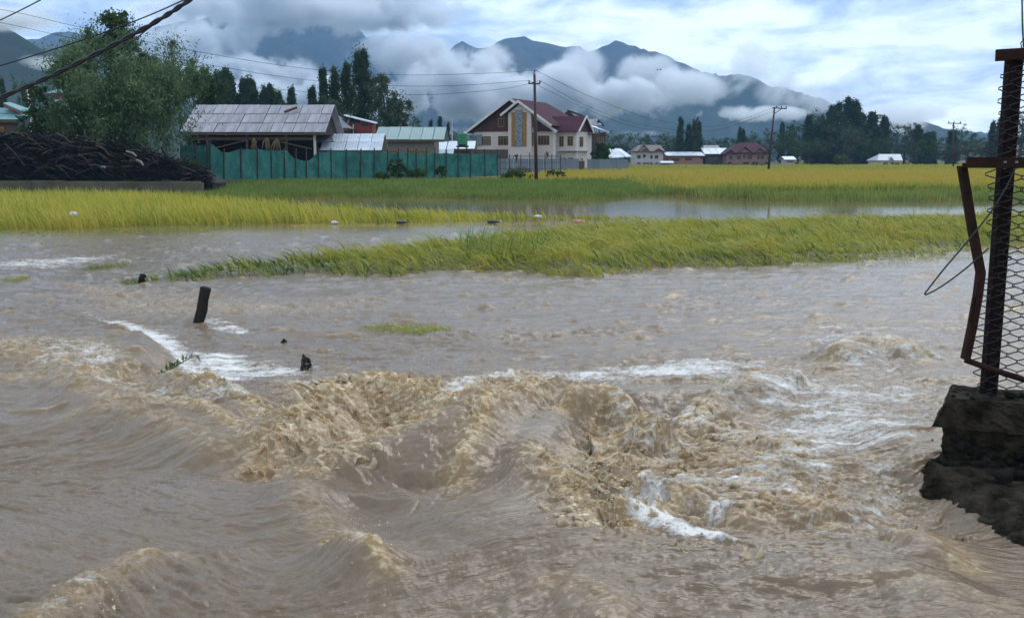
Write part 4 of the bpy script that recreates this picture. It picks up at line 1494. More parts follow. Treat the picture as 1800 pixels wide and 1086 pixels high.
def shed(name, label, px0, px1, ridge, eave, base, Y, depth, wall, roof, nu, nv, r0=None, r1=None, inset=.5, wins=(), cat='shed', roofname='roof_sheet', open_front=False, waves=4, mf=None):
    """building with its eave towards the river: px0..px1 eave ends, rows of ridge / eave / foot as seen"""
    a, b = at(px0, eave, Y), at(px1, eave, Y)
    zr = at(900, ridge, Y + depth / 2).z
    ra = at(px0 if r0 is None else r0, ridge, Y + depth / 2); rb = at(px1 if r1 is None else r1, ridge, Y + depth / 2)
    ra.z = rb.z = zr
    if r0 is None: ra.x, rb.x = a.x, b.x
    zb = at(900, base, Y).z
    root = empty(name, ((a.x + b.x) / 2, Y + depth / 2, zb), label, cat)
    o = root.location
    x0, x1 = a.x + inset, b.x - inset
    yf, yb = Y + .45, Y + depth - .45
    ze = a.z - .12
    if not open_front:
        MB(o).box(x0, x1, yf, yb, zb - .5, ze).build('wall', wall, root)
    zg = ze + (zr - ze) * .92
    for x in (x0 + .02, x1 - .14):
        MB(o).slab([(x, yf + .02, ze), (x, yb - .02, ze), (x, (yf + yb) / 2, zg)], (.12, 0, 0)).build('gable', wall, root)
    V1 = ra - a
    sheets(root, a, b - a, V1, nu, nv, roof, waves, seed=int(px0), name=roofname) if r0 is None else None
    if r0 is not None:
        MB(o).slab([a, b, rb, ra], (0, 0, .06)).build('roof', roof, root)
    a2, b2 = Vector((a.x, Y + depth, a.z)), Vector((b.x, Y + depth, b.z))
    MB(o).slab([b2, a2, ra - Vector((0, 0, .02)), rb - Vector((0, 0, .02))], (0, 0, -.06)).build('roof', roof, root)
    if r0 is not None:
        for q in ([a, ra, a2], [b, b2, rb]):
            MB(o).slab([v + Vector((0, 0, -.03)) for v in q], (0, 0, .06)).build('roof', roof, root)
    MB(o).box(a.x, b.x, a.y - .02, a.y + .06, a.z - .20, a.z - .02).build('fascia', Mt_timber, root)
    for (wx_, wy_, ww, wh) in wins:
        k = Y / FPX
        p = at(wx_, wy_, yf); p.y = yf
        window(root, p, (1, 0, 0), (0, -1, 0), ww * k, wh * k, mf, max(1, int(ww / 4)))
    return root


# ---- big open shed with zinc roof
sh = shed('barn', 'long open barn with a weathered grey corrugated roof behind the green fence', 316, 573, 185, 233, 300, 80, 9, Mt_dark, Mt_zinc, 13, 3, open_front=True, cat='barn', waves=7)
o_ = sh.location
a, b = at(316, 233, 80), at(573, 233, 80)
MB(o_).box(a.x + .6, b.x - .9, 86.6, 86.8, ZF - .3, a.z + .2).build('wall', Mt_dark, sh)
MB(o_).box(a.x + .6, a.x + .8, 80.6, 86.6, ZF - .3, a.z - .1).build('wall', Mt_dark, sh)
for px in (364, 434, 503, 553):
    p = at(px, 240, 80.5)
    MB(o_).box(p.x - .09, p.x + .09, 80.4, 80.6, ZF - .2, a.z - .2).build('post', Mt_timber if px != 553 else Mt_cream, sh)
MB(o_).box(a.x + .9, b.x - .9, 80.42, 80.58, a.z - .62, a.z - .36).build('beam', Mt_timber, sh)
for q0, q1 in (((372, 262), (436, 246)), ((490, 249), (548, 262)), ((366, 252), (376, 264))):
    MB(o_).bar(at(*q0, 80.3), at(*q1, 80.3), .11, .09).build('brace', Mt_timber, sh)
pl = MB(at(511, 193, 82.2)).bar(at(501, 197, 81.6), at(521, 189.5, 83.4), .16, .18).build('plank', Mt_brownwood)
tag(pl, 'short brown plank lying on the grey barn roof', 'plank')
Mt_maize = pm('dry_maize', (.20, .15, .07), (.12, .09, .04), 5, .8, 0, spec=.2)
for i, (px, py, lb) in enumerate([(446, 250, 'dry maize bundle hung under the barn eave, leftmost of three'), (469, 250, 'dry maize bundle hung under the barn eave, middle one of three'), (487, 252, 'dry maize bundle hung under the barn eave, rightmost of three')]):
    m = MB(at(px, py, 80.1))
    for k in range(16):
        x = random.gauss(0, .14)
        m.tube([at(px, py - 8, 80.1) + Vector((x * .2, 0, 0)), at(px, py, 80.1) + Vector((x, random.gauss(0, .05), 0)), at(px, py + 12, 80.1) + Vector((x * 1.5 + random.gauss(0, .05), random.gauss(0, .06), random.gauss(0, .18)))], [.03, .06, .012], 4)
    tag(m.build('maize_bundle', Mt_maize), lb, 'maize', 'maize bundles drying in the barn')

# ---- roofs between barn and house
hb = shed('house', 'low house with a dark hipped sheet roof behind the poplar clump', 556, 614, 201, 226, 285, 100, 9, Mt_darkbrick, Mt_greyroof, 3, 2, 562, 590, cat='house')
tw = empty('roof_hut', at(636, 228, 104), 'small red boarded hut with a tilted white tin roof', 'hut')
o_ = tw.location
p0, p1 = at(613, 222, 104), at(654, 222, 104)
MB(o_).box(p0.x, p1.x, 104, 107, ZF, at(636, 216, 104).z).build('wall', Mt_redwall, tw)
MB(o_).slab([at(604, 204, 103.4), at(660, 218, 103.4), at(664, 217, 108), at(608, 203.2, 108)], (0, 0, .1)).build('roof', Mt_tin, tw)
window(tw, at(636, 221, 103.99), (1, 0, 0), (0, -1, 0), .6, .5, Mt_dark, 1)
MB(o_).bar(at(621, 236, 103), at(621, 219, 103), .08).build('pole', Mt_white, tw)
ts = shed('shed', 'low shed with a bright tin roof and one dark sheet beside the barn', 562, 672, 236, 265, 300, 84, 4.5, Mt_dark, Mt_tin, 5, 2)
MB(ts.location).slab([at(552, 235.5, 86.0), at(583, 235.5, 86.0), at(587, 250, 83.9), at(556, 250, 83.9)], (0, 0, .05)).build('roof_patch', Mt_greyroof, ts)
gs = shed('shed', 'grey block shed with a pale green sheet roof beside the tin shed', 657, 781, 223, 246, 300, 92, 7, Mt_brickgrey, Mt_greenroof, 6, 1, inset=1.0,
          wins=[(681, 270, 18, 6), (716, 271, 38, 8)])
o_ = gs.location
for px in (692, 704, 716, 728, 741, 752):
    p = at(px, 248.5, 92.2)
    MB(o_).box(p.x - .06, p.x + .06, 92.05, 92.6, p.z - .1, p.z + .02).build('rafter', Mt_timber, gs)
t1 = shed('shed', 'rusty tin roofed lean-to under the green water tank', 768, 835, 248, 262, 300, 108, 7, Mt_darkbrick, Mt_tin, 4, 1)
t1b = shed('shed', 'low tin roof right beside the pale green roofed shed', 768, 797, 262, 271, 300, 98, 3, Mt_dark, Mt_tin, 2, 1)
fl = empty('flagpole', at(795, 268, 125), 'thin white flagpole left of the water tank', 'pole')
MB(fl.location).tube([at(795, 268, 125) - Vector((0, 0, 3)), at(794.5, 212, 125)], .06, 6).build('pole', Mt_white, fl)

# ---- water tank on its stand
tk = empty('water_tank', at(813, 300, 100), 'green ribbed plastic water tank on a dark stand', 'water tank')
c = at(813, 256, 100); c.y = 100
kk = 100 / FPX
zt = at(813, 231, 100).z
prof = [(.45 * .9, 0)]
h = zt - c.z
for i in range(5):
    z0 = .06 + i * (h - .35) / 5
    prof += [(.50, z0), (.535, z0 + .05), (.535, z0 + .16), (.50, z0 + .21)]
prof += [(.50, h - .28), (.40, h - .14), (.20, h - .08), (.20, h), (.0, h)]
MB(tk.location).lathe([(r_, z_) for r_, z_ in prof[:-1]], 20, tuple(c)).build('tank', Mt_tank, tk, True)
MB(tk.location).box(c.x - .6, c.x + .6, 99.5, 100.6, c.z - .18, c.z - .01).build('platform', Mt_dark, tk)
for sx_ in (-.45, .45):
    MB(tk.location).box(c.x + sx_ - .06, c.x + sx_ + .06, 99.6, 99.75, ZF, c.z - .18).build('leg', Mt_dark, tk)

# ---- left edge houses
lg = shed('house', 'teal roofed house at the left edge above the woodpile', -60, 42, 190, 211, 300, 78, 7, Mt_darkbrick, Mt_tealroof, 4, 2, cat='house', wins=[(0, 232, 8, 9)])
o_ = lg.location
MB(o_).slab([at(6, 183, 80), at(36, 196, 79), at(50, 193, 84), at(18, 182, 84)], (0, 0, .1)).build('dormer_roof', Mt_tealroof, lg)
MB(o_).slab([at(6, 184, 80), at(36, 197, 79), at(36, 200, 79), at(6, 188, 80)], (0, .1, 0)).build('verge', Mt_redwall, lg)
lb_ = MB(at(48, 225, 74)).box(at(27, 0, 76).x, at(53, 0, 76).x, 75, 78, ZF, at(40, 205, 76).z).build('outhouse', pm('slate_blue_sheet', (.045, .065, .085), (.06, .08, .10), 1, .6, 0))
tag(lb_, 'narrow slate blue sheet hut between teal house and young tree', 'hut')
MB_p = MB(at(54, 240, 73)).tube([at(53, 240, 73), at(55, 210, 73), at(48, 152, 73)], .07, 6).build('pole', Mt_white)
tag(MB_p, 'thin pale pole standing beside the young tree', 'pole')
lz = shed('shed', 'shed with a bright grey sheet roof left of the big willow', 58, 150, 175, 225, 300, 82, 8, Mt_brownwood, Mt_zinc, 5, 2)
rb_ = shed('house', 'small brown house with a teal roof peeping over the grey shed roof', 82, 108, 158, 164, 200, 130, 5, Mt_redwall, Mt_tealroof, 2, 1, cat='house')

# ---- low wall in front of the woodpile, with its piers
lw = empty('low_wall', at(180, 336, 56), 'low mossy concrete wall in front of the woodpile', 'wall')
o_ = lw.location
zt = at(180, 317, 56).z
xs = [at(px, 320, 56).x for px in (-140, -75, -10, 52, 112, 178, 240, 300, 352)]
for i in range(len(xs) - 1):
    zz = zt - i * .012 + random.uniform(-.02, .02)
    MB(o_).box(xs[i] + .012, xs[i + 1] - .012, 56, 56.25, -.1, zz).build('wall_panel', Mt_concrete, lw, bevel=.015)
pz = MB(o_)
for i in range(len(xs)):
    MB(o_).box(xs[i] - .11, xs[i] + .11, 55.95, 56.3, -.1, zt - .05 - i * .012).build('pier', Mt_concrete, lw, bevel=.015)
sw = MB(at(420, 324, 65)).slab([at(372, 322, 64), at(424, 323.5, 66), at(424, 318.5, 66), at(372, 316, 64)], (0, .25, 0)).build('kerb_wall', Mt_concrete)
tag(sw, 'short concrete kerb at the left foot of the green fence', 'wall')

# ---- the woodpile
Mt_branch = pm('wet_bark', (.014, .010, .008), (.007, .006, .005), 3, .8, .4, 16, spec=.3, island=.5)
Mt_pale = pm('stripped_wood', (.075, .06, .047), (.045, .036, .03), 4, .75, .2, 14, spec=.3, island=.3)
Mt_silver = pm('split_wood', (.26, .235, .20), (.18, .16, .14), 3, .7, 0, spec=.3)
wp = empty('woodpile', at(180, 318, 57.5), 'long dark heap of brushwood and branches behind the low wall', 'woodpile')
WPX, WPY = [-140, -60, 0, 30, 60, 120, 180, 240, 300, 340, 368], [236, 233, 236, 240, 237, 243, 250, 262, 280, 290, 312]


def pile_top(px):
    return at(px, float(np.interp(px, WPX, WPY)), 58.2).z


def stick(rg, L, r):
    m = MB()
    p = Vector((-L / 2, 0, 0))
    pts = [p]
    for k in range(4):
        p = p + Vector((L / 4, rg.gauss(0, .05) * L, rg.gauss(0, .05) * L))
        pts.append(p)
    m.tube(pts, [r, r * .95, r * .8, r * .65, r * .4], 5)
    if rg.random() < .6:
        q = pts[2]
        m.tube([q, q + Vector((L * .12, rg.gauss(0, .1) * L, .08 * L)), q + Vector((L * .25, rg.gauss(0, .16) * L, .10 * L))], [r * .5, r * .35, r * .15], 4)
    return m


rgs = random.Random(3)
protos = []
for i in range(12):
    me_ = stick(rgs, rgs.uniform(.9, 2.3), rgs.uniform(.025, .065)).mesh('branch', True)
    me_.materials.append(Mt_branch if i < 9 else Mt_pale)
    protos.append(me_)
o_ = wp.location
core = MB(o_)
for k in range(20):
    p0 = -140 + 25.4 * k
    p1 = p0 + 25.4
    x0, x1 = at(p0, 300, 57.5).x, at(p1, 300, 57.5).x
    z0, z1 = pile_top(p0) - .35, pile_top(min(p1, 368)) - .35
    core.slab([(x0, 57.6, .2), (x1, 57.6, .2), (x1, 58.2, max(.4, z1)), (x0, 58.2, max(.4, z0))], (0, 2.6, 0))
core.build('heap_core', Mt_branch, wp)
mass = MB(o_)
for i in range(1500):
    px = rgs.uniform(-140, 366)
    zt_ = pile_top(px)
    f = rgs.random() ** .7
    z = .8 + (zt_ - .85) * f
    y = 57.0 + f * 1.1 + rgs.gauss(0, .15)
    x = at(px, 300, y).x
    L, r_ = rgs.uniform(.5, 1.7), rgs.uniform(.015, .045)
    d = Vector((math.cos(t_ := rgs.gauss(0, .9)), math.sin(t_) * .5, rgs.gauss(-.10, .28))).normalized() * L / 2
    c = Vector((x, y, z))
    mass.tube([c - d, c + Vector((0, rgs.gauss(0, .05), rgs.gauss(0, .05))), c + d], [r_, r_ * .9, r_ * .5], 4, False)
tag(mass.build('brushwood', Mt_branch, wp), kind='stuff')
for i in range(290):
    px = rgs.uniform(-60, 362)
    zt_ = pile_top(px)
    f = rgs.random() ** .45
    z = .85 + (zt_ - .75) * f
    y = 56.75 + f * 1.2
    ob = link('branch', protos[rgs.randrange(12)], None, wp, (at(px, 300, y).x - o_.x, y - o_.y, z - o_.z), (rgs.gauss(0, .4), rgs.gauss(.12, .35), rgs.gauss(0, .5)))
for q0, q1, mm in (((222, 266), (240, 275), Mt_silver), ((240, 281), (252, 291), Mt_silver), ((8, 252), (44, 292), Mt_pale), ((98, 290), (122, 312), Mt_pale), ((288, 240), (318, 254), Mt_pale), ((178, 294), (186, 296), Mt_silver), ((318, 272), (352, 274), Mt_pale)):
    pa, pb = at(*q0, 56.9), at(*q1, 56.7)
    MB(o_).tube([pa, (pa + pb) / 2 + Vector((.05, 0, .06)), pb], [.06, .07, .05] if mm is Mt_silver else [.03, .03, .02], 5).build('branch', mm, wp)

# ================================================================== THE CREAM HOUSE WITH THE PURPLE ROOF
TH = R(25)
HO = at(834, 292, 143)
HM = Matrix.Translation((HO.x, 143, .6)) @ Matrix(((math.cos(TH), math.sin(TH), 0, 0), (-math.sin(TH), math.cos(TH), 0, 0), (0, 0, 1, 0), (0, 0, 0, 1)))
ch = empty('house', tuple(HM @ Vector((0, 0, 0))), 'large cream house with brown gables and a purple roof', 'house')
o_ = ch.location
H = lambda: MB(o_, HM)
wp_ = lambda u_, w_, z_: HM @ Vector((u_, w_, z_ - .6))
ux_, wn_ = (HM.to_3x3() @ Vector((1, 0, 0))), (HM.to_3x3() @ Vector((0, 1, 0)))
e0 = 5.5                         # top of the cream walls above the yard
H().box(0, 12.6, 0, 15, -.6, e0).build('wall', Mt_cream, ch)
ax_, az_, el, er, ez = 6.1, 10.0, -1.0, 13.3, 5.35
sl = (az_ - ez) / (ax_ - el)
# brown boarded gable
H().slab([(.02 - .3, -.06, e0 + .02), (12.6, -.06, e0 + .02), (12.55, -.06, az_ - (12.55 - ax_) * sl - .3), (ax_, -.06, az_ - .28), (-.28, -.06, az_ - (ax_ + .28) * sl - .28)], (0, .2, 0)).build('gable', Mt_brownwood, ch)
# main roof, hipped at the back
H().slab([(el, -.9, ez), (ax_, -.9, az_), (ax_, 12.5, az_), (el, 17, ez)], (0, 0, .14)).build('roof', Mt_purple, ch)
H().slab([(er, -.9, ez), (er, 17, ez), (ax_, 12.5, az_ + .002), (ax_, -.9, az_ + .002)], (0, 0, .14)).build('roof', Mt_purple, ch)
H().slab([(el, 17, ez), (ax_, 12.5, az_ - .03), (er, 17, ez)], (0, 0, .12)).build('roof', Mt_purple, ch)
for q0, q1 in (((el - .05, -.95, ez - .02), (ax_, -.95, az_ + .03)), ((ax_, -.95, az_ + .03), (er + .05, -.95, ez - .02))):
    H().bar(q0, q1, .10, .34).build('bargeboard', Mt_white, ch)
H().slab([(-.6, 5, 7.0), (-.6, 9, 7.0), (1.6, 9, 8.6), (1.6, 5, 8.6)], (-.9, 0, .3)).build('side_dormer', Mt_purple, ch)
# stair bay
by = -1.6
H().box(6.2, 9.75, by, -.07, -.6, 8.0).build('bay', Mt_cream, ch)
H().slab([(6.2, by, 8.0), (9.75, by, 8.0), (7.95, by, 9.2)], (0, 1.5, 0)).build('bay', Mt_cream, ch)
H().slab([(5.3, by - .5, 7.72), (7.95, by - .5, 9.55), (7.95, 2.2, 9.55), (5.3, 2.2, 7.72)], (0, 0, .12)).build('bay_roof', Mt_purple, ch)
H().slab([(7.95, by - .5, 9.553), (13.0, by - .5, 6.15), (13.0, 2.2, 6.15), (7.95, 2.2, 9.553)], (0, 0, .12)).build('bay_roof', Mt_purple, ch)
for q0, q1 in (((5.25, by - .55, 7.70), (7.95, by - .55, 9.58)), ((7.95, by - .55, 9.58), (13.05, by - .55, 6.14))):
    H().bar(q0, q1, .10, .30).build('bargeboard', Mt_white, ch)
H().slab([(9.77, -.4, e0 + .03), (12.6, -.4, e0 + .03), (12.6, -.4, 6.3), (9.77, -.4, 8.2)], (0, .3, 0)).build('gable', Mt_brownwood, ch)
H().box(7.35, 8.45, by - .10, by + .02, 3.4, 8.45).build('stone_panel', Mt_stone, ch)
for x0 in (6.75, 8.48):
    H().box(x0, x0 + .57, by - .07, by + .02, 3.4, 8.1).build('wood_strip', Mt_ochre, ch)
n_ = -wn_
for u0, u1 in ((1.05, 2.75), (3.85, 5.6), (10.1, 11.9)):
    window(ch, wp_(u0, 0, 4.15), ux_, n_, u1 - u0, 1.35, None, 4, ledge=Mt_white)
window(ch, wp_(3.9, -.06, 6.75), ux_, n_, .95, 1.25, None, 2, trans=False)
window(ch, wp_(9.76, -1.3, 4.0), wn_, ux_, .5, 1.9, None, 1)
window(ch, wp_(9.76, -1.3, 6.6), wn_, ux_, .5, 1.5, None, 1)
H().box(-.3, .5, -.22, -.02, 3.6, 5.0).build('hoarding', pm('blank_board', (.16, .22, .21), (.10, .14, .15), 1, .5, 0), ch)
H().box(.52, 1.3, -.22, -.02, 3.6, 5.1).build('hoarding', pm('blank_grey_board', (.20, .215, .235), (.17, .185, .21), 1, .5, 0), ch)
# right wing
H().box(11.5, 15.6, 1.0, 5.2, -.6, e0 - .05).build('wing_wall', Mt_cream, ch)
H().box(15.45, 15.75, .85, 1.15, -.6, e0 - .1).build('quoin', Mt_white, ch)
H().box(12.45, 12.8, -.15, .15, -.6, e0 - .04).build('quoin', Mt_white, ch)
H().slab([(11.6, .2, 5.42), (16.2, .2, 5.42), (16.2, 3.1, 7.55), (11.0, 3.1, 7.55)], (0, 0, .12)).build('wing_roof', Mt_purple, ch)
H().slab([(16.2, 6.0, 5.42), (11.6, 6.0, 5.42), (11.0, 3.1, 7.553), (16.2, 3.1, 7.553)], (0, 0, .12)).build('wing_roof', Mt_purple, ch)
H().slab([(15.62, .9, e0), (15.62, 5.3, e0), (15.62, 3.1, 7.3)], (.12, 0, 0)).build('gable', Mt_brownwood, ch)
for q0, q1 in (((16.25, .1, 5.36), (16.25, 3.1, 7.6)), ((16.25, 3.1, 7.6), (16.25, 6.1, 5.36))):
    H().bar(q0, q1, .10, .28).build('bargeboard', Mt_white, ch)
for u0, u1, z0, hh in ((12.95, 13.65, 3.95, 1.45), (14.2, 15.05, 4.05, 1.35)):
    window(ch, wp_(u0, 1.0, z0), ux_, n_, u1 - u0, hh, None, 2)
window(ch, wp_(15.61, 1.9, 3.9), wn_, ux_, 1.5, 1.45, None, 2, ledge=Mt_white)
for u0, u1 in ((13.0, 13.35), (13.6, 13.95), (14.3, 15.1)):
    window(ch, wp_(u0, 1.0, 1.2), ux_, n_, u1 - u0, 1.2, Mt_brownwood, 1, trans=False)
window(ch, wp_(15.61, 2.3, 1.0), wn_, ux_, 1.2, 1.4, Mt_white, 2)
H().box(13.0, 15.9, .4, 1.0, 2.72, 2.82).build('canopy', Mt_paleplaster, ch)
H().box(15.62, 16.2, .8, 5.2, 2.72, 2.82).build('canopy', Mt_paleplaster, ch)
an = MB(at(830, 288, 128)).box(at(783, 0, 128).x, at(893, 0, 128).x, 128, 131, .4, at(830, 263, 128).z).build('outbuilding', Mt_darkbrick)
tag(an, 'long low brown outbuilding in front of the cream house', 'outbuilding')

# ---- brown brick house right behind
bh = empty('house', at(1046, 292, 158), 'tall brown brick house with a broken tin roof right behind the cream house', 'house')
o_ = bh.location
q0, q1 = at(1020, 292, 158), at(1064, 292, 158)
zt = at(1040, 233, 158).z
MB(o_).box(q0.x, q1.x, 158, 167, .2, zt).build('wall', Mt_darkbrick, bh)
MB(o_).slab([at(1020, 214, 157.5), at(1030, 220, 157), at(1072, 234, 157), at(1062, 232, 168), at(1030, 214, 168)], (0, 0, .12)).build('roof', Mt_tin, bh)
MB(o_).slab([at(1028, 212, 160), at(1050, 210, 160), at(1058, 221, 158.5), at(1036, 222, 158.5)], (0, 0, .12)).build('roof', Mt_zinc, bh)
MB(o_).slab([at(1052, 210, 159), at(1063, 221, 159), at(1046, 221, 159)], (0, 2.5, 0)).build('dormer', Mt_dark, bh)
MB(o_).bar(at(1053, 233, 158.5), at(1053, 221, 158.5), .2).build('post', Mt_blue, bh)
MB(o_).bar(at(1038, 231, 158.2), at(1038, 221, 158.2), .2).build('post', Mt_blue, bh)
for px in (1050, 1057):
    window(bh, at(px, 255, 157.99), (1, 0, 0), (0, -1, 0), .42, 1.25, Mt_ochre, 1)
MB(o_).slab([at(988, 203, 160), at(998, 195, 160), at(1010, 203, 160)], (0, 6, 0)).build('rear_gable', Mt_dark, bh)
MB(o_).slab([at(997, 194, 160), at(1024, 203, 160), at(1024, 206, 166), at(997, 196, 166)], (0, 0, .12)).build('roof', Mt_redroof, bh)

# ---- houses across the field


def villa(name, label, px0, px1, ridge, eave, base, Y, depth, wall, roof, gables=(), wins=(), r0=None, r1=None, cat='house', mf=None, mull=2):
    a, b = at(px0, eave, Y), at(px1, eave, Y)
    zr = at(900, ridge, Y + depth / 2).z
    zb = at(900, base, Y).z
    root = empty(name, ((a.x + b.x) / 2, Y + depth / 2, zb), label, cat)
    o = root.location
    in_ = .35
    yf = Y + .5
    MB(o).box(a.x + in_, b.x - in_, yf, Y + depth - .5, zb - .5, a.z - .05).build('wall', wall, root)
    ra, rb = at(px0 + 8 if r0 is None else r0, ridge, Y + depth / 2), at(px1 - 8 if r1 is None else r1, ridge, Y + depth / 2)
    ra.z = rb.z = zr
    a2, b2 = Vector((a.x, Y + depth, a.z)), Vector((b.x, Y + depth, b.z))
    for q in ([a, b, rb, ra], [b2, a2, ra, rb], [a, ra, a2], [b, b2, rb]):
        MB(o).slab(q, (0, 0, .12)).build('roof', roof, root)
    for pc, hw, ap in gables:
        k = Y / FPX
        zc = at(pc, ap, Y).z
        cx = at(pc, ap, Y).x
        w = hw * k
        MB(o).slab([(cx - w * .86, Y + .3, a.z - .05), (cx + w * .86, Y + .3, a.z - .05), (cx, Y + .3, zc - .25)], (0, depth * .4, 0)).build('gable', wall, root)
        MB(o).slab([(cx - w, Y - .1, a.z - .25), (cx, Y - .1, zc), (cx, Y + depth * .45, zc), (cx - w, Y + depth * .45, a.z - .25)], (0, 0, .14)).build('gable_roof', roof, root)
        MB(o).slab([(cx + w, Y - .1, a.z - .25), (cx, Y - .1, zc + .003), (cx, Y + depth * .45, zc + .003), (cx + w, Y + depth * .45, a.z - .25)], (0, 0, .14)).build('gable_roof', roof, root)
    for wx_, wy_, ww, wh in wins:
        k = Y / FPX
        p = at(wx_, wy_, yf)
        if wy_ < eave + 2: p = at(wx_, wy_, Y + .3); p.y = Y + .3
        window(root, p, (1, 0, 0), (0, -1, 0), ww * k, wh * k, mf, mull, trans=False, fw=.11)
    return root


villa('house', 'pale three storey house with brown gabled roof beyond the rice field', 1114, 1169, 256, 267, 292, 222, 9, Mt_paleplaster, Mt_brownroof, [(1132, 12, 255), (1158, 12, 262)],
      [(1120, 279, 6, 6), (1130, 277, 5, 5), (1143, 279, 4, 6), (1151, 279, 6, 6), (1120, 290, 6, 4), (1130, 290, 5, 4), (1137, 290, 4, 4), (1143, 290, 4, 4), (1152, 290, 5, 4), (1129, 267, 7, 5)], mf=Mt_brownwood)
shed('workshop', 'long orange brick building with a white tin roof beyond the rice field', 1171, 1240, 267, 274, 292, 226, 9, Mt_orange, Mt_tin, 5, 1, cat='building', wins=[(1231, 280, 4, 4), (1180, 283, 14, 4), (1204, 282, 12, 4)], mf=Mt_dark)
shed('house', 'house under a stepped white tin roof left of the purple roofed one', 1238, 1290, 260, 271, 292, 231, 9, Mt_darkbrick, Mt_tin, 4, 1, cat='house', wins=[(1244, 283, 5, 5), (1256, 282, 6, 5), (1268, 283, 6, 5)], mf=Mt_timber)
shed('house', 'house with a dark grey gabled roof behind the white tin roofs', 1214, 1272, 256, 267, 292, 240, 9, Mt_darkbrick, Mt_greyroof, 4, 1, 1222, 1262, cat='house')
villa('house', 'big brown brick house with purple gabled roofs right of the tin roofs', 1276, 1357, 252, 270, 292, 226, 12, Mt_pink, Mt_purple, [(1310, 16, 259), (1336, 12, 261), (1350, 8, 264), (1284, 10, 264)],
      [(1282, 280, 5, 6), (1295, 280, 7, 6), (1306, 278, 4, 5), (1314, 280, 8, 7), (1331, 280, 4, 6), (1337, 280, 6, 6), (1349, 280, 4, 5), (1280, 289, 6, 4), (1306, 290, 10, 5), (1322, 290, 10, 5), (1345, 289, 6, 4)], 1300, 1330, mf=Mt_brownwood)
hv_ = shed('hut', 'small white hut with a tilted tin roof right of the leaning pole', 1379, 1401, 275, 281, 293, 215, 5, Mt_paleplaster, Mt_tin, 2, 1, cat='hut', wins=[(1384, 286, 10, 2)])
g_ = MB(at(1382, 293, 213)).box(at(1366, 0, 213).x, at(1382, 0, 213).x, 213, 213.3, .3, at(1370, 286, 213).z).build('garden_wall', Mt_compound)
tag(g_, 'short grey wall joined to the white hut', 'wall')
villa('cottage', 'pale yellow cottage with a light grey sheet roof before the grove', 1542, 1587, 272, 283, 293, 222, 7, Mt_yellowwall, pm('light_grey_sheet', (.42, .45, .47), (.37, .40, .43), 1, .5, 0), [(1567, 6, 277)],
      [(1552, 289.5, 8, 3), (1566, 289, 5, 3), (1573, 289.5, 8, 3)], 1545, 1583, cat='cottage', mf=Mt_brownwood, mull=2)
g_ = MB(at(1560, 294, 219)).box(at(1531, 0, 219).x, at(1591, 0, 219).x, 219, 219.3, .3, at(1560, 289.5, 219).z).build('garden_wall', Mt_compound)
tag(g_, 'low grey wall in front of the yellow cottage', 'wall')
villa('house', 'pale house with red roofs left of the fence post', 1702, 1752, 256, 266, 280, 285, 11, Mt_paleplaster, Mt_redroof, [(1722, 10, 258), (1742, 9, 257)],
      [(1712, 274, 4, 5), (1722, 274, 4, 5), (1732, 274, 4, 5), (1742, 274, 4, 5)], mf=Mt_brownwood)
villa('house', 'red roofed house seen through the wire mesh', 1756, 1800, 257, 267, 282, 285, 11, Mt_paleplaster, Mt_redroof, [(1778, 12, 256)], [(1764, 275, 5, 5), (1778, 275, 5, 5)], mf=Mt_brownwood)
villa('house', 'low red roofed house just right of the third pole', 1676, 1703, 254, 264, 280, 290, 9, Mt_brick, Mt_redroof, [], [], mf=Mt_brownwood)
for px0, px1, tp, Yd, mm, lb in ((1160, 1258, 289.5, 212, Mt_paleplaster, 'long pale compound wall before the orange brick building'), (1258, 1366, 288.5, 214, pm('charcoal_wall', (.045, .05, .06), (.035, .04, .05), 1, .8, 0), 'long charcoal wall before the purple roofed brick house'),
                             (1105, 1160, 288.5, 211, Mt_compound, 'low grey wall before the pale three storey house')):
    q = MB(at((px0 + px1) / 2, 293, Yd)).box(at(px0, 0, Yd).x, at(px1, 0, Yd).x - .05, Yd, Yd + .3, .2, at(px0, tp, Yd).z).build('compound_wall', mm)
    tag(q, lb, 'wall')
for i, (q, lb) in enumerate((([(1066, 263), (1084, 262), (1098, 277), (1068, 279)], 'left white tin shed roof by the brown brick house'), ([(1084, 262), (1092, 263), (1110, 276), (1100, 277)], 'right white tin shed roof by the brown brick house'))):
    e = empty('shed', at(1085, 290, 150 + i), lb, 'shed')
    f = [at(*q[0], 154 + i), at(*q[1], 154 + i), at(*q[2], 150 + i), at(*q[3], 150 + i)]
    MB(e.location).slab(f, (0, 0, .1)).build('roof', Mt_tin, e)
    x0, x1 = f[3].x + .4, f[2].x - .4
    MB(e.location).box(x0, x1, 150.4 + i, 154 + i, .3, min(f[2].z, f[3].z) - .05).build('wall', Mt_dark, e)
kd = empty('shed', at(1222, 292, 214), 'little white tin shelter by the long pale wall', 'shed')
MB(kd.location).slab([at(1160, 284, 210), at(1183, 284, 210), at(1185, 287, 208.5), at(1161, 287, 208.5)], (0, 0, .1)).build('roof', Mt_tin, kd)
MB(kd.location).box(at(1162, 0, 209).x, at(1183, 0, 209).x, 209, 210, .3, at(1170, 287, 209).z).build('wall', Mt_compound, kd)

# ================================================================== FENCES
Mt_net = bpy.data.materials.new('green_shade_net')


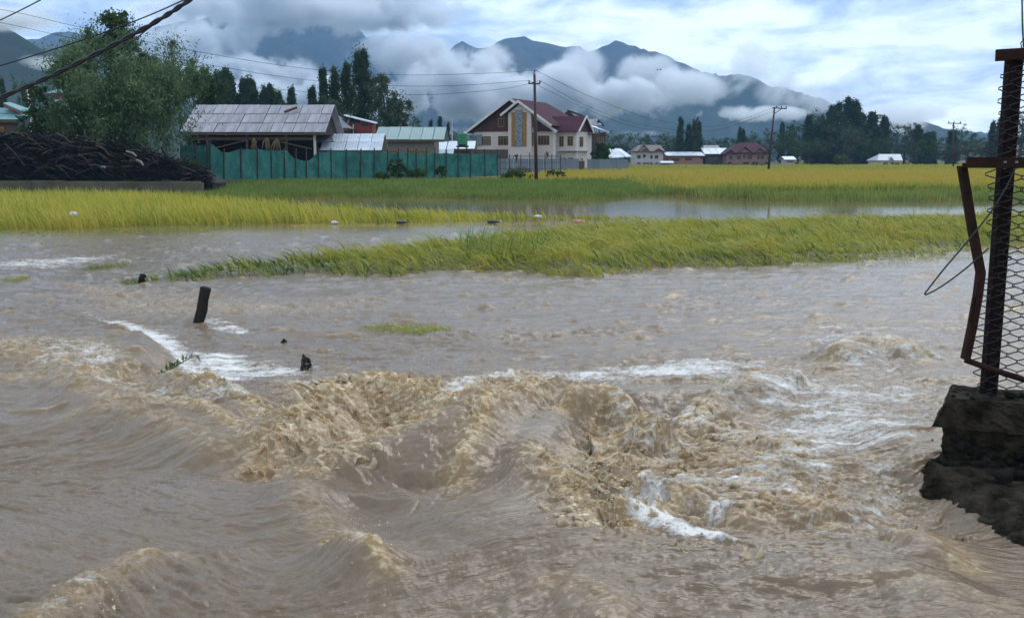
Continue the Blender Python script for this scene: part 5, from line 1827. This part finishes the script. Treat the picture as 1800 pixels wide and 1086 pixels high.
def net():
    nt, N, L, b = nodes_of(Mt_net)
    tc = N.new('ShaderNodeTexCoord')
    nz = N.new('ShaderNodeTexNoise'); nz.inputs['Scale'].default_value = .9; nz.inputs['Detail'].default_value = 5
    L.new(tc.outputs['Object'], nz.inputs['Vector'])
    rp = N.new('ShaderNodeValToRGB')
    nz.inputs['Roughness'].default_value = .7
    rp.color_ramp.elements[0].position = .35; rp.color_ramp.elements[0].color = (.008, .085, .070, 1)
    rp.color_ramp.elements[1].position = .75; rp.color_ramp.elements[1].color = (.055, .25, .205, 1)
    L.new(nz.outputs['Fac'], rp.inputs['Fac']); L.new(rp.outputs['Color'], b.inputs['Base Color'])
    sp(b, 'Roughness', .7)
    tr = N.new('ShaderNodeBsdfTranslucent'); L.new(rp.outputs['Color'], tr.inputs['Color'])
    mx = N.new('ShaderNodeMixShader'); mx.inputs[0].default_value = .25
    L.new(b.outputs[0], mx.inputs[1]); L.new(tr.outputs[0], mx.inputs[2])
    L.new(mx.outputs[0], N['Material Output'].inputs['Surface'])


net()
FX = [370, 394, 424, 453, 478, 501, 520, 539, 560, 583, 610, 634, 658, 681, 700, 717, 732, 750, 764, 784, 805.5, 827, 853, 875.5]
FT = [253, 268, 262, 262, 264, 264, 279, 283, 268, 266, 266, 267, 267, 268, 268, 268, 269, 269, 269, 269, 269, 270, 270, 270]
fy = lambda px: 66 + (px - 370) / 505 * 22
fb = lambda px: float(np.interp(px, [370, 394, 520, 660, 780, 876], [317, 321, 319, 317, 313, 309.5]))
gf = empty('netting_fence', at(620, 318, 77), 'long fence of green shade net tied to dark posts', 'fence')
o_ = gf.location
for i, px in enumerate(FX):
    q0, q1 = at(px, fb(px) + 2, fy(px)), at(px + random.uniform(-1.5, 1.5), min(FT[i], 266) - random.uniform(2, 7), fy(px))
    MB(o_).bar(q0 - Vector((0, .06, .2)), q1 - Vector((0, .06, 0)), .09).build('post', Mt_steel, gf)
for i in range(len(FX) - 1):
    m = MB(o_)
    nu, nv = 8, 7
    vs, fs = [], []
    bel = random.uniform(.06, .22)
    for k in range(nv + 1):
        for j in range(nu + 1):
            s = j / nu
            px = FX[i] + (FX[i + 1] - FX[i]) * s
            top = FT[i] + (FT[i + 1] - FT[i]) * (s * s * (3 - 2 * s)) + 1.2 * math.sin(math.pi * s)
            py = fb(px) + (top - fb(px)) * k / nv
            p = at(px, py, fy(px))
            p.y += bel * math.sin(math.pi * s) * (.4 + .6 * math.sin(math.pi * k / nv)) + random.gauss(0, .035) + .05 * math.sin(j * 1.9 + k * .8 + i)
            vs.append(p)
    for k in range(nv):
        for j in range(nu):
            fs.append((k * (nu + 1) + j, k * (nu + 1) + j + 1, (k + 1) * (nu + 1) + j + 1, (k + 1) * (nu + 1) + j))
    m.add(vs, fs)
    m.build('net_panel', Mt_net, gf, True)
gf2 = empty('netting_fence', at(335, 300, 72), 'short stretch of green net fence behind the end of the woodpile', 'fence')
for px in (318, 343, 364):
    MB(gf2.location).bar(at(px, 310, 71.9), at(px, 251, 71.9), .08).build('post', Mt_steel, gf2)
for p0, p1 in ((318, 343), (343, 368)):
    MB(gf2.location).slab([at(p0, 310, 72), at(p1, 310, 72), at(p1, 254, 72), at(p0, 256, 72)], (0, .02, 0)).build('net_panel', Mt_net, gf2)
wf = empty('wire_fence', at(930, 306, 91), 'open post and wire fence right of the green net', 'fence')
o_ = wf.location
yy = lambda px: 88 + (px - 876) / 110 * 8
WXp = [879, 895.5, 915.5, 931, 958, 970, 985.5]
for px in WXp:
    MB(o_).bar(at(px, 308, yy(px)), at(px, 268 + random.uniform(0, 4), yy(px)), .075).build('post', Mt_steel, wf)
for py in (275, 286, 297):
    MB(o_).tube([at(px, py, yy(px)) for px in WXp], .022 if py > 276 else .04, 4).build('wire' if py > 276 else 'rail', Mt_steel, wf)
rag = MB(at(906, 280, 88.5))
for q in ([(902, 275), (906, 272), (910, 276)], [(906, 273), (911, 271), (909, 282), (907, 288)], [(902, 275), (901, 281), (903, 278)]):
    rag.slab([at(*p, 89.2) for p in q], (0, .15, .02))
tag(rag.build('rag', Mt_steel), 'dark rag snagged on the wire fence', 'rag')
rag = MB(at(961, 276, 92))
rag.tube([at(960, 266, 92.6), at(962, 270, 92.5), at(963, 275, 92.6), at(960, 279, 92.6)], [.05, .14, .10, .04], 6)
tag(rag.build('rag', Mt_timber), 'brown bundle on top of the wire fence', 'rag')
mo = MB(at(918, 300, 98))
Pm = at(917, 303, 98)
bmx = bmesh.new()
bmesh.ops.create_icosphere(bmx, subdivisions=3, radius=1)
for v in bmx.verts:
    n0 = float(fbm(np.array([v.co.x * 2 + 4]), np.array([v.co.y * 2 + v.co.z * 2]), 3, 6)[0])
    v.co = Vector((v.co.x * 1.0 * (1 + n0 * .4), v.co.y * .8, v.co.z * .62 * (1 + n0 * .5)))
me_ = bpy.data.meshes.new('soil_heap'); bmx.to_mesh(me_); bmx.free()
tag(link('soil_heap', me_, pm('dark_soil', (.06, .05, .045), (.09, .08, .07), 4, .95, .5, 12), None, tuple(Pm)), 'dark heap of soil behind the wire fence', 'heap')
tn = empty('tin_wall', at(950, 293, 106), 'grey corrugated tin wall in front of the cream house', 'wall')
a, b = at(876, 295, 106), at(1018, 295, 112)
a.z = b.z = .3
Uv = (b - a)
sheets(tn, a, Uv, (0, 0, at(900, 280, 106).z - .3), 11, 1, Mt_greysheet, 5, 4, name='tin_sheet')
tn2 = empty('tin_wall', at(1068, 291, 122), 'grey tin wall right of the cream house', 'wall')
a, b = at(1032, 295, 122), at(1104, 295, 126)
a.z = b.z = .3
sheets(tn2, a, b - a, (0, 0, at(1060, 281, 122).z - .3), 7, 1, Mt_greysheet, 5, 5, name='tin_sheet')
bk = MB(at(1024, 291, 118)).box(at(1019, 0, 118).x, at(1031, 0, 118).x, 118, 118.4, .3, at(1024, 283, 118).z).build('brick_wall', Mt_darkbrick)
tag(bk, 'short brown brick wall between the two tin walls', 'wall')

# ================================================================== POWER POLES AND LINES
Mt_pole = pm('rusty_pole_paint', (.060, .022, .020), (.040, .018, .018), 2, .6, .1, 12, spec=.4)
Mt_wire = pm('black_wire', (.012, .012, .014), (.02, .02, .022), 5, .6, 0, spec=.3)
Mt_insul = pm('dark_porcelain', (.05, .04, .04), (.07, .05, .05), 5, .3, 0, spec=.5)
P1 = at(943, 319, 71)
pp = empty('power_pole', P1, 'reddish brown power pole standing before the cream house', 'pole')
o_ = pp.location
top1 = at(939.5, 131, 71)
MB(o_).tube([P1 - Vector((0, 0, .5)), P1.lerp(top1, .5), top1], [.13, .115, .09], 8).build('post', Mt_pole, pp, True)
MB(o_).bar(at(928.5, 147, 70.85), at(950, 147.5, 70.85), .09, .10).build('crossarm', Mt_pole, pp)
for q in (930, 949):
    MB(o_).tube([at(q, 147, 70.85), at(q, 141.5, 70.85)], [.07, .045], 6).build('insulator', Mt_insul, pp)
MB(o_).tube([top1, at(938.5, 128, 71), at(940.5, 123.5, 71)], [.045, .04, .06], 6).build('insulator', Mt_insul, pp)
P2 = at(1350, 304, 118)
pp2 = empty('power_pole', P2, 'leaning power pole with a side arm in the rice field', 'pole')
o_ = pp2.location
t2 = at(1361.5, 189, 118)
MB(o_).tube([P2 - Vector((0, 0, .5)), P2.lerp(t2, .5), t2], [.15, .13, .10], 8).build('post', Mt_pole, pp2, True)
MB(o_).bar(at(1357.5, 190, 117.8), at(1382.5, 191.5, 117.8), .12, .12).build('crossarm', Mt_pole, pp2)
MB(o_).bar(at(1361.5, 200, 117.8), at(1374, 192, 117.8), .08).build('brace', Mt_pole, pp2)
for q, r0_ in ((1365.5, 188), (1374, 188.5), (1382, 189)):
    MB(o_).tube([at(q, r0_ + 2.5, 117.8), at(q, r0_ - 1.5, 117.8)], [.10, .06], 6).build('insulator', Mt_insul, pp2)
P3 = at(1676, 299, 165)
pp3 = empty('power_pole', P3, 'distant straight power pole left of the wire mesh', 'pole')
o_ = pp3.location
MB(o_).tube([P3 - Vector((0, 0, .5)), at(1676, 216, 165)], [.16, .11], 8).build('post', Mt_pole, pp3, True)
MB(o_).bar(at(1666, 217, 164.8), at(1690, 217.5, 164.8), .13).build('crossarm', Mt_pole, pp3)
for q in (1668, 1677, 1688):
    MB(o_).tube([at(q, 217, 164.8), at(q, 213, 164.8)], [.10, .06], 6).build('insulator', Mt_insul, pp3)


def spline(pts, n=8):
    out = []
    for i in range(len(pts) - 1):
        p0, p1, p2, p3 = pts[max(i - 1, 0)], pts[i], pts[i + 1], pts[min(i + 2, len(pts) - 1)]
        for k in range(n):
            t = k / n
            out.append(.5 * ((2 * p1) + (p2 - p0) * t + (2 * p0 - 5 * p1 + 4 * p2 - p3) * t * t + (3 * p1 - p0 - 3 * p2 + p3) * t ** 3))
    out.append(pts[-1])
    return out


def wire(px, Y0, Y1, r, label, name='power_line', mat=None):
    n = len(px) - 1
    pts = spline([at(a, b, Y0 + (Y1 - Y0) * i / n) for i, (a, b) in enumerate(px)], 6)
    m = MB(pts[0]).tube(pts, r, 5)
    return tag(m.build(name, mat or Mt_wire, None, True), label, 'wire', 'power lines')


wire([(-200, -8), (0, 17), (135, 47), (330, 88), (530, 120), (700, 132), (860, 129), (940, 123.5)], 58, 71, .013, 'thin upper line running from the left edge to the top of the brown pole')
wire([(-200, 2), (0, 40), (140, 70), (360, 113), (560, 143), (760, 152), (930, 142)], 58, 70.85, .013, 'thin middle line reaching the left insulator of the brown pole')
wire([(250, 115), (380, 144), (560, 163), (740, 167), (880, 157), (949, 142)], 62, 70.85, .012, 'thin lowest line reaching the right insulator of the brown pole')
wire([(940.5, 123.5), (1040, 171), (1150, 210), (1260, 222), (1365, 187)], 71, 117.8, .016, 'thin upper line from the brown pole to the leaning pole')
wire([(930, 142), (1040, 196), (1130, 226), (1250, 232), (1374, 187)], 70.85, 117.8, .015, 'thin middle line from the brown pole to the leaning pole')
wire([(949, 142), (1040, 190), (1140, 222), (1260, 228), (1382, 188)], 70.85, 117.8, .015, 'thin lower line from the brown pole to the leaning pole')
# thick twisted cable overhead on the left, and the single cables beside it
base_c = spline([at(a, b, 17 - i * .6) for i, (a, b) in enumerate([(-160, 230), (0, 172), (100, 129), (200, 79), (280, 35), (342, -6), (440, -75)])], 24)
for k, lb in enumerate(('thick black twisted cable overhead, first strand', 'thick black twisted cable overhead, second strand')):
    pts = []
    for i, p in enumerate(base_c):
        a = i * .42 + k * math.pi
        pts.append(p + Vector((.3 * math.cos(a), 0, math.sin(a))) * .019)
    m = MB(base_c[0]).tube(pts, .0225, 6)
    if k == 0:
        tw_ = empty('twisted_cable', base_c[0], 'thick black twisted cable crossing high over the willow', 'cable')
    m.build('strand', Mt_wire, tw_, True)
wire([(-120, 150), (0, 116), (151, 69), (251, 32), (320, 2), (420, -45)], 17.5, 14.5, .011, 'thin black cable just above the twisted one', 'cable')
wire([(170, 112), (230, 75), (265, 48), (342, -2), (420, -58)], 16.6, 14.0, .010, 'thin black cable hugging the underside of the twisted one', 'cable')
wire([(-60, 62), (0, 36), (72, 0), (140, -40)], 20, 16, .012, 'short thin cable cutting the top left corner', 'cable')
# ================================================================== RIGHT FOREGROUND: BROKEN WALL AND MESH FENCE
Mn_rust = pm('rusted_angle_iron', (.034, .014, .009), (.016, .008, .006), 9, .8, .35, 60, spec=.15, detail=6)
Mn_black = pm('black_rusty_post', (.007, .004, .004), (.013, .007, .006), 7, .8, .3, 50, spec=.12)
Mn_link = pm('dull_fence_wire', (.018, .016, .016), (.032, .024, .022), 20, .55, .2, 80, spec=.4)
Mn_wall = pm('wet_dark_concrete', (.050, .040, .027), (.009, .007, .005), 7, .92, 1.0, 34, spec=.1, detail=8)
Mn_rubble = pm('wet_rubble', (.034, .029, .022), (.014, .012, .009), 6, .85, .8, 40, spec=.18, island=.45)
WD = 6.95                                        # distance of the wall's near corner
K0 = onz(1668, 700, .51)
ex = Vector((math.cos(R(22)), -math.sin(R(22)), 0))   # along the wall, coming nearer to the right
ey = Vector((math.sin(R(22)), math.cos(R(22)), 0))    # into the wall
WMat = Matrix(((ex.x, ey.x, 0, K0.x), (ex.y, ey.y, 0, K0.y), (0, 0, 1, 0), (0, 0, 0, 1)))


def rough_block(pts_low, pts_up, z0, z1, amp, seed, cuts=5, M=WMat, chip=0.0):
    """masonry lump: two outlines (lower, upper) joined, finely cut and broken up by noise"""
    bm = bmesh.new()
    n = len(pts_low)
    lo = [bm.verts.new(M @ Vector((*p, z0))) for p in pts_low]
    up = [bm.verts.new(M @ Vector((*p, z1))) for p in pts_up]
    bm.faces.new(lo[::-1]); bm.faces.new(up)
    for i in range(n):
        bm.faces.new((lo[i], lo[(i + 1) % n], up[(i + 1) % n], up[i]))
    bmesh.ops.triangulate(bm, faces=bm.faces[:])
    for _ in range(cuts):
        long_ = [e for e in bm.edges if e.calc_length() > .026]
        if not long_ or len(bm.verts) > 30000: break
        bmesh.ops.subdivide_edges(bm, edges=long_, cuts=1)
        bmesh.ops.triangulate(bm, faces=[f for f in bm.faces if len(f.verts) > 3])
    bm.normal_update()
    co = np.array([v.co[:] for v in bm.verts]); no = np.array([v.normal[:] for v in bm.verts])
    a = co[:, 0] * 1.0 + co[:, 2] * .6; b = co[:, 1] * 1.0 + co[:, 2] * 1.3
    d = fbm(a / .35, b / .35, 4, seed, .6) * amp + fbm(a / .09, b / .09, 3, seed + 3, .6, 1) * amp * .35 + fbm((a + co[:, 2]) / .045, (b - co[:, 2]) / .045, 2, seed + 5, .6, 2) * .011
    if chip:
        d -= chip * np.clip(fbm(a / .25, b / .25, 2, seed + 7) - .25, 0, 1)
    co = co + no * d[:, None]
    for v, c in zip(bm.verts, co): v.co = c
    return bm


def from_bm(bm, name, mat, parent, o):
    for v in bm.verts: v.co -= o
    me = bpy.data.meshes.new(name)
    bm.to_mesh(me)
    bm.free()
    return link(name, me, mat, parent)


bw = empty('broken_wall', tuple(K0 - Vector((0, 0, .9))), 'dark broken concrete wall end undercut by the flood', 'wall')
o_ = bw.location
# cap course, chipped at its left end
from_bm(rough_block([(-.10, .0), (2.6, .0), (2.6, .50), (-.02, .50)], [(.0, .02), (2.6, .02), (2.6, .48), (.04, .46)], .29, .51, .014, 3, 7, chip=.06), 'coping', Mn_wall, bw, o_)
from_bm(rough_block([(.0, .06), (2.6, .06), (2.6, .48), (.04, .46)], [(-.03, .05), (2.6, .05), (2.6, .48), (.0, .46)], .02, .285, .028, 5, 7, chip=.10), 'wall_body', Mn_wall, bw, o_)
# footing that flares towards the river
fl_ = [onz(1606, 872, -.1), onz(1680, 930, -.1), onz(1782, 1005, -.1)]
fu_ = [onz(1632, 812, .06), onz(1715, 850, .06), onz(1812, 905, .06)]
iw = WMat.inverted()
lf = [tuple((iw @ p)[:2]) for p in fl_]
uf = [tuple((iw @ p)[:2]) for p in fu_]
foot_low = [(lf[0][0] + .02, .55), lf[0], lf[1], lf[2], (2.6, lf[2][1] - .45), (2.6, .55)]
foot_up = [(.10, .50), uf[0], uf[1], uf[2], (2.6, uf[2][1] - .35), (2.6, .50)]
from_bm(rough_block(foot_low, foot_up, -.36, .06, .05, 9, 7, chip=.10), 'footing', Mn_wall, bw, o_)
# rubble and stones lodged on the footing ledge and on top
rgn = random.Random(9)


def stone_mesh(seed):
    bm = bmesh.new()
    bmesh.ops.create_icosphere(bm, subdivisions=2, radius=1)
    for v in bm.verts:
        n0 = float(fbm(np.array([v.co.x * 1.3 + seed * 3]), np.array([v.co.y * 1.3 + v.co.z * 1.7]), 3, seed)[0])
        v.co *= 1 + n0 * .45
    me = bpy.data.meshes.new('stone')
    bm.to_mesh(me); bm.free()
    me.materials.append(Mn_rubble)
    return me


SM = [stone_mesh(i) for i in range(5)]
for i in range(210):
    if i < 120:
        t = rgn.random(); s = rgn.uniform(-.1, 1.3)
        y = .0 - rgn.random() * (.12 + .45 * s)
        p = WMat @ Vector((s, y, .06 + rgn.uniform(-.02, .05) + max(0, .10 + y) * .9))
        r_ = .008 + .030 * rgn.random() ** 2.2
    elif i < 170:
        s = rgn.uniform(.02, 1.4)
        p = WMat @ Vector((s, rgn.uniform(.04, .40), .505)); r_ = rgn.uniform(.010, .03)
    else:
        s = rgn.uniform(-.02, 1.2)
        p = WMat @ Vector((s, .045, rgn.uniform(.03, .27))); r_ = rgn.uniform(.012, .035)
    link('stone', SM[i % 5], None, bw, p - o_, (rgn.random() * 6, rgn.random() * 6, rgn.random() * 6), (r_ * rgn.uniform(.8, 1.4), r_, r_ * rgn.uniform(.6, .9)))
pb = onz(1785, 850, .12) + Vector((0, .15, 0))
link('stone', SM[2], None, bw, pb - o_, (.3, .2, .4), (.075, .05, .05))
link('stone', SM[1], None, bw, WMat @ Vector((.42, .2, .53)) - o_, (.3, .2, .4), (.08, .045, .028))

# ---- mesh fence
base_p = onz(1737, 694, .50)
py_ = base_p.y
fm = empty('mesh_fence', tuple(base_p), 'dark chain link fence on a black post above the broken wall', 'fence')
o_ = fm.location
topz = at(1770, 92, py_).z
MB(o_).box(base_p.x - .048, base_p.x + .048, py_ - .045, py_ + .045, .42, topz).build('post', Mn_black, fm, bevel=.008)
tp = at(1750, 98, py_)
MB(o_).bar(tp, tp + ex * 2.4 + Vector((0, 0, .06)), .075, .075).build('top_rail', Mn_rust, fm)
pr2 = base_p + ex * 2.3
MB(o_).box(pr2.x - .042, pr2.x + .042, pr2.y - .045, pr2.y + .045, .42, topz).build('post', Mn_black, fm, bevel=.008)


def link_wire(s0, hand, seed, z0, z1, loose=0.0):
    """one bent wire of the mesh, zigzagging up the fence and hooked round its neighbours"""
    rg = random.Random(seed)
    pitch, half = .084, .039
    n = int((z1 - z0) / (pitch / 2))
    pts = []
    for k in range(n + 1):
        sgn = 1 if (k + hand) % 2 else -1
        z = z0 + k * pitch / 2
        q = s0 + sgn * half + loose * (.035 * math.sin(z * 5.1) + .02 * math.sin(z * 13 + 1)) + rg.gauss(0, .0025)
        for dz, dn in ((-.007, -.006), (.007, .006)):
            pts.append(base_p + ex * (q - sgn * .0) + ey * (-.055 + dn * sgn) + Vector((0, 0, z + dz + rg.gauss(0, .002) - base_p.z)))
    return pts


for i in range(34):
    s0 = -.060 + i * .066
    pts = link_wire(s0, i % 2, i, .52 - (.02 if i < 2 else 0), topz - .03, 1.0 if i == 0 else (.5 if i == 1 else .15))
    MB(o_).tube(pts, .0044, 4, False).build('mesh_wire', Mn_link, fm, True)
# tie wires
for z in (2.75, 2.3, 1.2, .7):
    c = Vector((base_p.x, py_, z))
    MB(o_).tube([c + Vector((.052 * math.cos(a), .056 * math.sin(a), .01 * a)) for a in np.linspace(0, 6.3, 10)], .004, 4).build('tie_wire', Mn_link, fm)
MB(o_).tube([tp + ex * .16 + Vector((0, 0, .03)), tp + ex * .15 + Vector((0, 0, .08)), tp + ex * .18 + Vector((0, 0, .11))], .004, 4).build('tie_wire', Mn_link, fm)
# hanging cable at the right edge
hc = MB(at(1797, 85, py_ - .1)).tube([at(1799, 84, py_ - .1), at(1797, 40, py_ - .1), at(1796, -30, py_ - .1), at(1795, -160, py_ - .1)], .006, 5).build('cable', Mn_link, None, True)
tag(hc, 'thin dark cable hanging down to the top rail of the mesh fence', 'cable')

# ---- bent gate frame in front of the post
yg = py_ - .14
bg = empty('gate_frame', at(1700, 630, yg), 'bent rusty gate frame hanging beside the black post', 'gate frame')
o_ = bg.location
r0_, r1_ = at(1700, 282, yg), at(1690, 291, yg - .02)
MB(o_).bar(r0_, r0_ + ex * 2.2 + Vector((0, 0, .0)), .035, .042).build('top_bar', Mn_rust, bg)
MB(o_).bar(r1_ - Vector((0, .01, 0)), r1_ + ex * 2.2 - Vector((0, .01, 0)), .035, .034).build('top_bar', Mn_rust, bg)
for k in range(3):
    for zz in (-.012, -.052):
        p = r0_ + ex * (.22 + .07 * k) + Vector((0, -.03, zz))
        MB(o_).box(p.x - .007, p.x + .007, p.y - .012, p.y + .004, p.z - .007, p.z + .007).build('rivet', Mt_silver, bg)
side = [at(1694, 292, yg), at(1702, 340, yg), at(1711, 395, yg), at(1722, 455, yg), at(1727, 480, yg), at(1722, 520, yg), at(1712, 575, yg), at(1700, 632, yg)]
sb = MB(o_)
for i in range(len(side) - 1):
    sb.bar(side[i], side[i + 1] + (side[i + 1] - side[i]).normalized() * .004, .044, .014, up=(0, 1, 0))
    sb.bar(side[i] + Vector((-.018, .03, 0)), side[i + 1] + Vector((-.018, .03, 0)), .012, .055, up=(0, 1, 0))
sb.build('side_bar', Mn_rust, bg)
MB(o_).tube([at(1696, 632, yg), at(1740, 648, yg - .06), at(1800, 667, yg - .14), at(1880, 690, yg - .26)], .021, 8).build('bottom_bar', Mn_rust, bg, True)
sp_ = MB(o_)
sp_.slab([at(1711, 520, yg), at(1714, 520, yg), at(1711, 555, yg), at(1705, 568, yg), at(1704, 560, yg), at(1708, 545, yg)], (0, .012, 0))
sp_.build('torn_strip', Mn_rust, bg)
# ---- springy wire loop
yl = yg - .06
lp = spline([at(1792, 268, yl + .05), at(1778, 312, yl), at(1745, 368, yl), at(1700, 425, yl), at(1660, 472, yl), at(1634, 505, yl), at(1626, 516, yl), at(1632, 516, yl), at(1660, 500, yl + .02), at(1700, 470, yl + .04), at(1738, 436, yl + .06)], 5)
wlp = MB(lp[0]).tube(lp, .0058, 6).build('wire_loop', Mn_link, None, True)
tag(wlp, 'loop of dark wire springing out from the mesh fence over the water', 'wire')

# ================================================================== SNAGS AND FLOATING THINGS
Mn_log = pm('black_wet_wood', (.014, .012, .011), (.030, .025, .020), 5, .8, .8, 22, spec=.12, stretch=(1, 1, .25), detail=6)


def floor_at(px, py):
    p = onz(px, py, 0.0)
    p.z = water_height(p.x, p.y)
    return p


p0 = onz(349, 566, .02)
t0 = at(362, 505, p0.y)
st = MB(p0)
ax0 = (t0 - p0).normalized()
rad = 9.2 / FPX * p0.y
path = [p0 - ax0 * .5, p0, p0 + (t0 - p0) * .33 + Vector((.012, 0, 0)), p0 + (t0 - p0) * .66, t0 - ax0 * .02, t0 + ax0 * .0]
st.tube(path, [rad * .98, rad, rad * 1.05, rad * .97, rad * 1.04, rad * .92], 14)
tag(st.build('stump_post', Mn_log, None, True), 'charred looking wooden post leaning out of the fast water', 'post')
p1 = onz(535, 645, .03)
sg = MB(p1)
k_ = p1.y / FPX
for s_, dx in ((1.0, 0), (.8, 4)):
    sg.tube([p1 + Vector((dx * k_, .02 * dx, -.25)), p1 + Vector((dx * k_, .02 * dx, 0)), p1 + Vector((dx * k_ * .8, .02 * dx, 13 * k_ * s_)), p1 + Vector((-1.0 * k_ + dx * .2 * k_, 0, 24 * k_ * s_))], [8 * k_, 7.5 * k_, 5 * k_, 1.2 * k_], 8)
tag(sg.build('snag', Mn_log, None, True), 'small pointed black snag above the central splash', 'snag')
p2 = onz(250, 497, .03)
k_ = p2.y / FPX
sn = MB(p2)
for q in ([(246, 498), (249, 482)], [(249, 482), (253, 496)], [(246, 490), (256, 484)]):
    sn.tube([at(*q[0], p2.y), at(*q[1], p2.y)], [4.2 * k_, 3.0 * k_], 6)
tag(sn.build('snag', Mn_log, None, True), 'forked black snag at the tip of the flattened rice', 'snag')
p3 = onz(500, 603, .01); p3.z = water_height(p3.x, p3.y) + .01
m_ = MB(p3).tube([p3 + Vector((-.04, 0, -.02)), p3 + Vector((0, 0, .02)), p3 + Vector((.03, .01, .0))], [.018, .026, .008], 6).build('driftwood', Mn_log, None, True)
tag(m_, 'tiny dark bit of driftwood above the foam left of centre', 'driftwood')
# leafy twig riding the splash
bt = onz(312, 640, .20)
k_ = bt.y / FPX
tw2 = empty('leafy_twig', tuple(bt), 'green leafy twig carried on the left splash', 'twig')
tp_ = [at(284, 656, bt.y - .05), at(300, 648, bt.y - .04), at(318, 638, bt.y), at(343, 624, bt.y + .02)]
MB(tw2.location).tube(tp_, [.006, .007, .006, .003], 5).build('stem', M_bark, tw2, True)
rgl = random.Random(4)
leaf_me = MB().add([(0, 0, 0), (.030, .014, .006), (.075, 0, .0), (.030, -.014, .006), (.035, 0, -.002)], [(0, 4, 1), (1, 4, 2), (2, 4, 3), (3, 4, 0)]).mesh('leaf')
Mn_leaf = pm('fresh_leaf', (.055, .13, .02), (.09, .18, .03), 10, .45, 0, spec=.4, island=.4)
leaf_me.materials.append(Mn_leaf)
for i in range(34):
    t = rgl.random() ** 1.3
    seg = min(2, int(t * 3)); f = t * 3 - seg
    p = tp_[seg].lerp(tp_[seg + 1], f)
    link('leaf', leaf_me, None, tw2, p - bt + Vector((rgl.gauss(0, .01), rgl.gauss(0, .01), rgl.gauss(0, .012))), (rgl.gauss(0, .8), rgl.gauss(-.2, .6), rgl.random() * 6.28), (rgl.uniform(.7, 1.3),) * 3)
# litter along the rice strips
Mn_whiteplastic = pm('white_plastic', (.62, .62, .62), (.52, .52, .50), 6, .4, 0, spec=.5)
Mn_blackplastic = pm('black_plastic', (.02, .02, .022), (.035, .035, .035), 6, .4, 0, spec=.5)
Mn_pink = pm('pink_plastic', (.55, .10, .16), (.6, .3, .3), 6, .4, 0, spec=.5)


def bottle(px0, px1, py, mat, label, cap=None, r=.05, name='bottle'):
    c = onz((px0 + px1) / 2, py, .05)
    k = c.y / FPX
    L = (px1 - px0) * k
    e = empty(name, tuple(c), label, 'litter', 'litter along the rice strip')
    x0 = c.x - L / 2
    pts = [(x0, r * .8), (x0 + L * .06, r), (x0 + L * .62, r), (x0 + L * .82, r * .45), (x0 + L * .9, r * .4)]
    MB(c).tube([(x, c.y, c.z) for x, _ in pts], [q for _, q in pts], 10).build('body', mat, e, True)
    MB(c).tube([(x0 + L * .9, c.y, c.z), (x0 + L, c.y, c.z)], r * .5, 8).build('cap', cap or mat, e, True)


bottle(697, 718, 391, Mn_blackplastic, 'dark floating log shaped bottle at the edge of the long rice strip', r=.055)
bottle(857, 881, 390, Mn_blackplastic, 'dark bottle with a white end floating off the rice strip tip', Mn_whiteplastic, .06)
bottle(583, 595, 391.5, Mn_whiteplastic, 'white bottle floating at the rice strip edge, left of the dark ones', r=.06)
bottle(1006, 1028, 389, Mn_pink, 'pink and white bottle floating at the right tip of the rice strip', Mn_whiteplastic, .06)
for px, py, w_, h_, mat, lb in ((139, 390, 14, 9, Mn_whiteplastic, 'pale plastic bag caught in the standing rice at the left'), (945, 383, 14, 5, Mn_whiteplastic, 'pale crumpled bag on the thin end of the rice strip')):
    c = onz(px, py + h_ / 2, .1)
    k = c.y / FPX
    bm = bmesh.new()
    bmesh.ops.create_icosphere(bm, subdivisions=3, radius=1)
    for v in bm.verts:
        n0 = float(fbm(np.array([v.co.x * 2 + px]), np.array([v.co.y * 2 + v.co.z * 2.5]), 3, 2)[0])
        v.co = Vector((v.co.x * w_ / 2 * k, v.co.y * w_ / 3 * k, v.co.z * h_ / 2 * k)) * (1 + n0 * .3)
    me_ = bpy.data.meshes.new('plastic_bag'); bm.to_mesh(me_); bm.free()
    c.y -= .35
    c.z = .45 if px < 200 else .22
    tag(link('plastic_bag', me_, mat, None, tuple(c)), lb, 'litter', 'litter along the rice strip')

# ---- birds
Mn_bird = pm('dark_feathers', (.02, .018, .016), (.03, .026, .022), 5, .7, 0)
bt_ = at(1226, 210, 235.5)
e = empty('bird', tuple(bt_), 'dark bird perched on top of the right tall poplar', 'bird')
k_ = 235.5 / FPX
MB(bt_).tube([bt_ + Vector((-.30, 0, -.45)), bt_ + Vector((-.12, 0, -.2)), bt_ + Vector((.05, 0, .12)), bt_ + Vector((.13, 0, .33)), bt_ + Vector((.22, 0, .44)), bt_ + Vector((.40, 0, .40))], [.06, .20, .27, .18, .14, .03], 8).build('body', Mn_bird, e, True)
MB(bt_).slab([bt_ + Vector((-.5, -.05, -.75)), bt_ + Vector((-.32, -.05, -.8)), bt_ + Vector((-.1, -.05, -.2)), bt_ + Vector((-.24, -.05, -.12))], (0, .1, 0)).build('tail', Mn_bird, e)
for px, py, lb in ((1156, 123.5, 'left one of two small birds flying before the mountain cloud'), (1161, 123, 'right one of two small birds flying before the mountain cloud')):
    c = at(px, py, 150)
    e = empty('bird', tuple(c), lb, 'bird', 'birds flying over the valley')
    MB(c).tube([c + Vector((-.16, 0, 0)), c, c + Vector((.18, 0, .02))], [.02, .05, .02], 6).build('body', Mn_bird, e, True)
    for s_ in (-1, 1):
        MB(c).slab([c + Vector((-.05, 0, .02)), c + Vector((.07, 0, .02)), c + Vector((.02 + .10 * s_, s_ * .28, .13)), c + Vector((.10 * s_ - .04, s_ * .26, .13))], (0, 0, .012)).build('wing', Mn_bird, e)
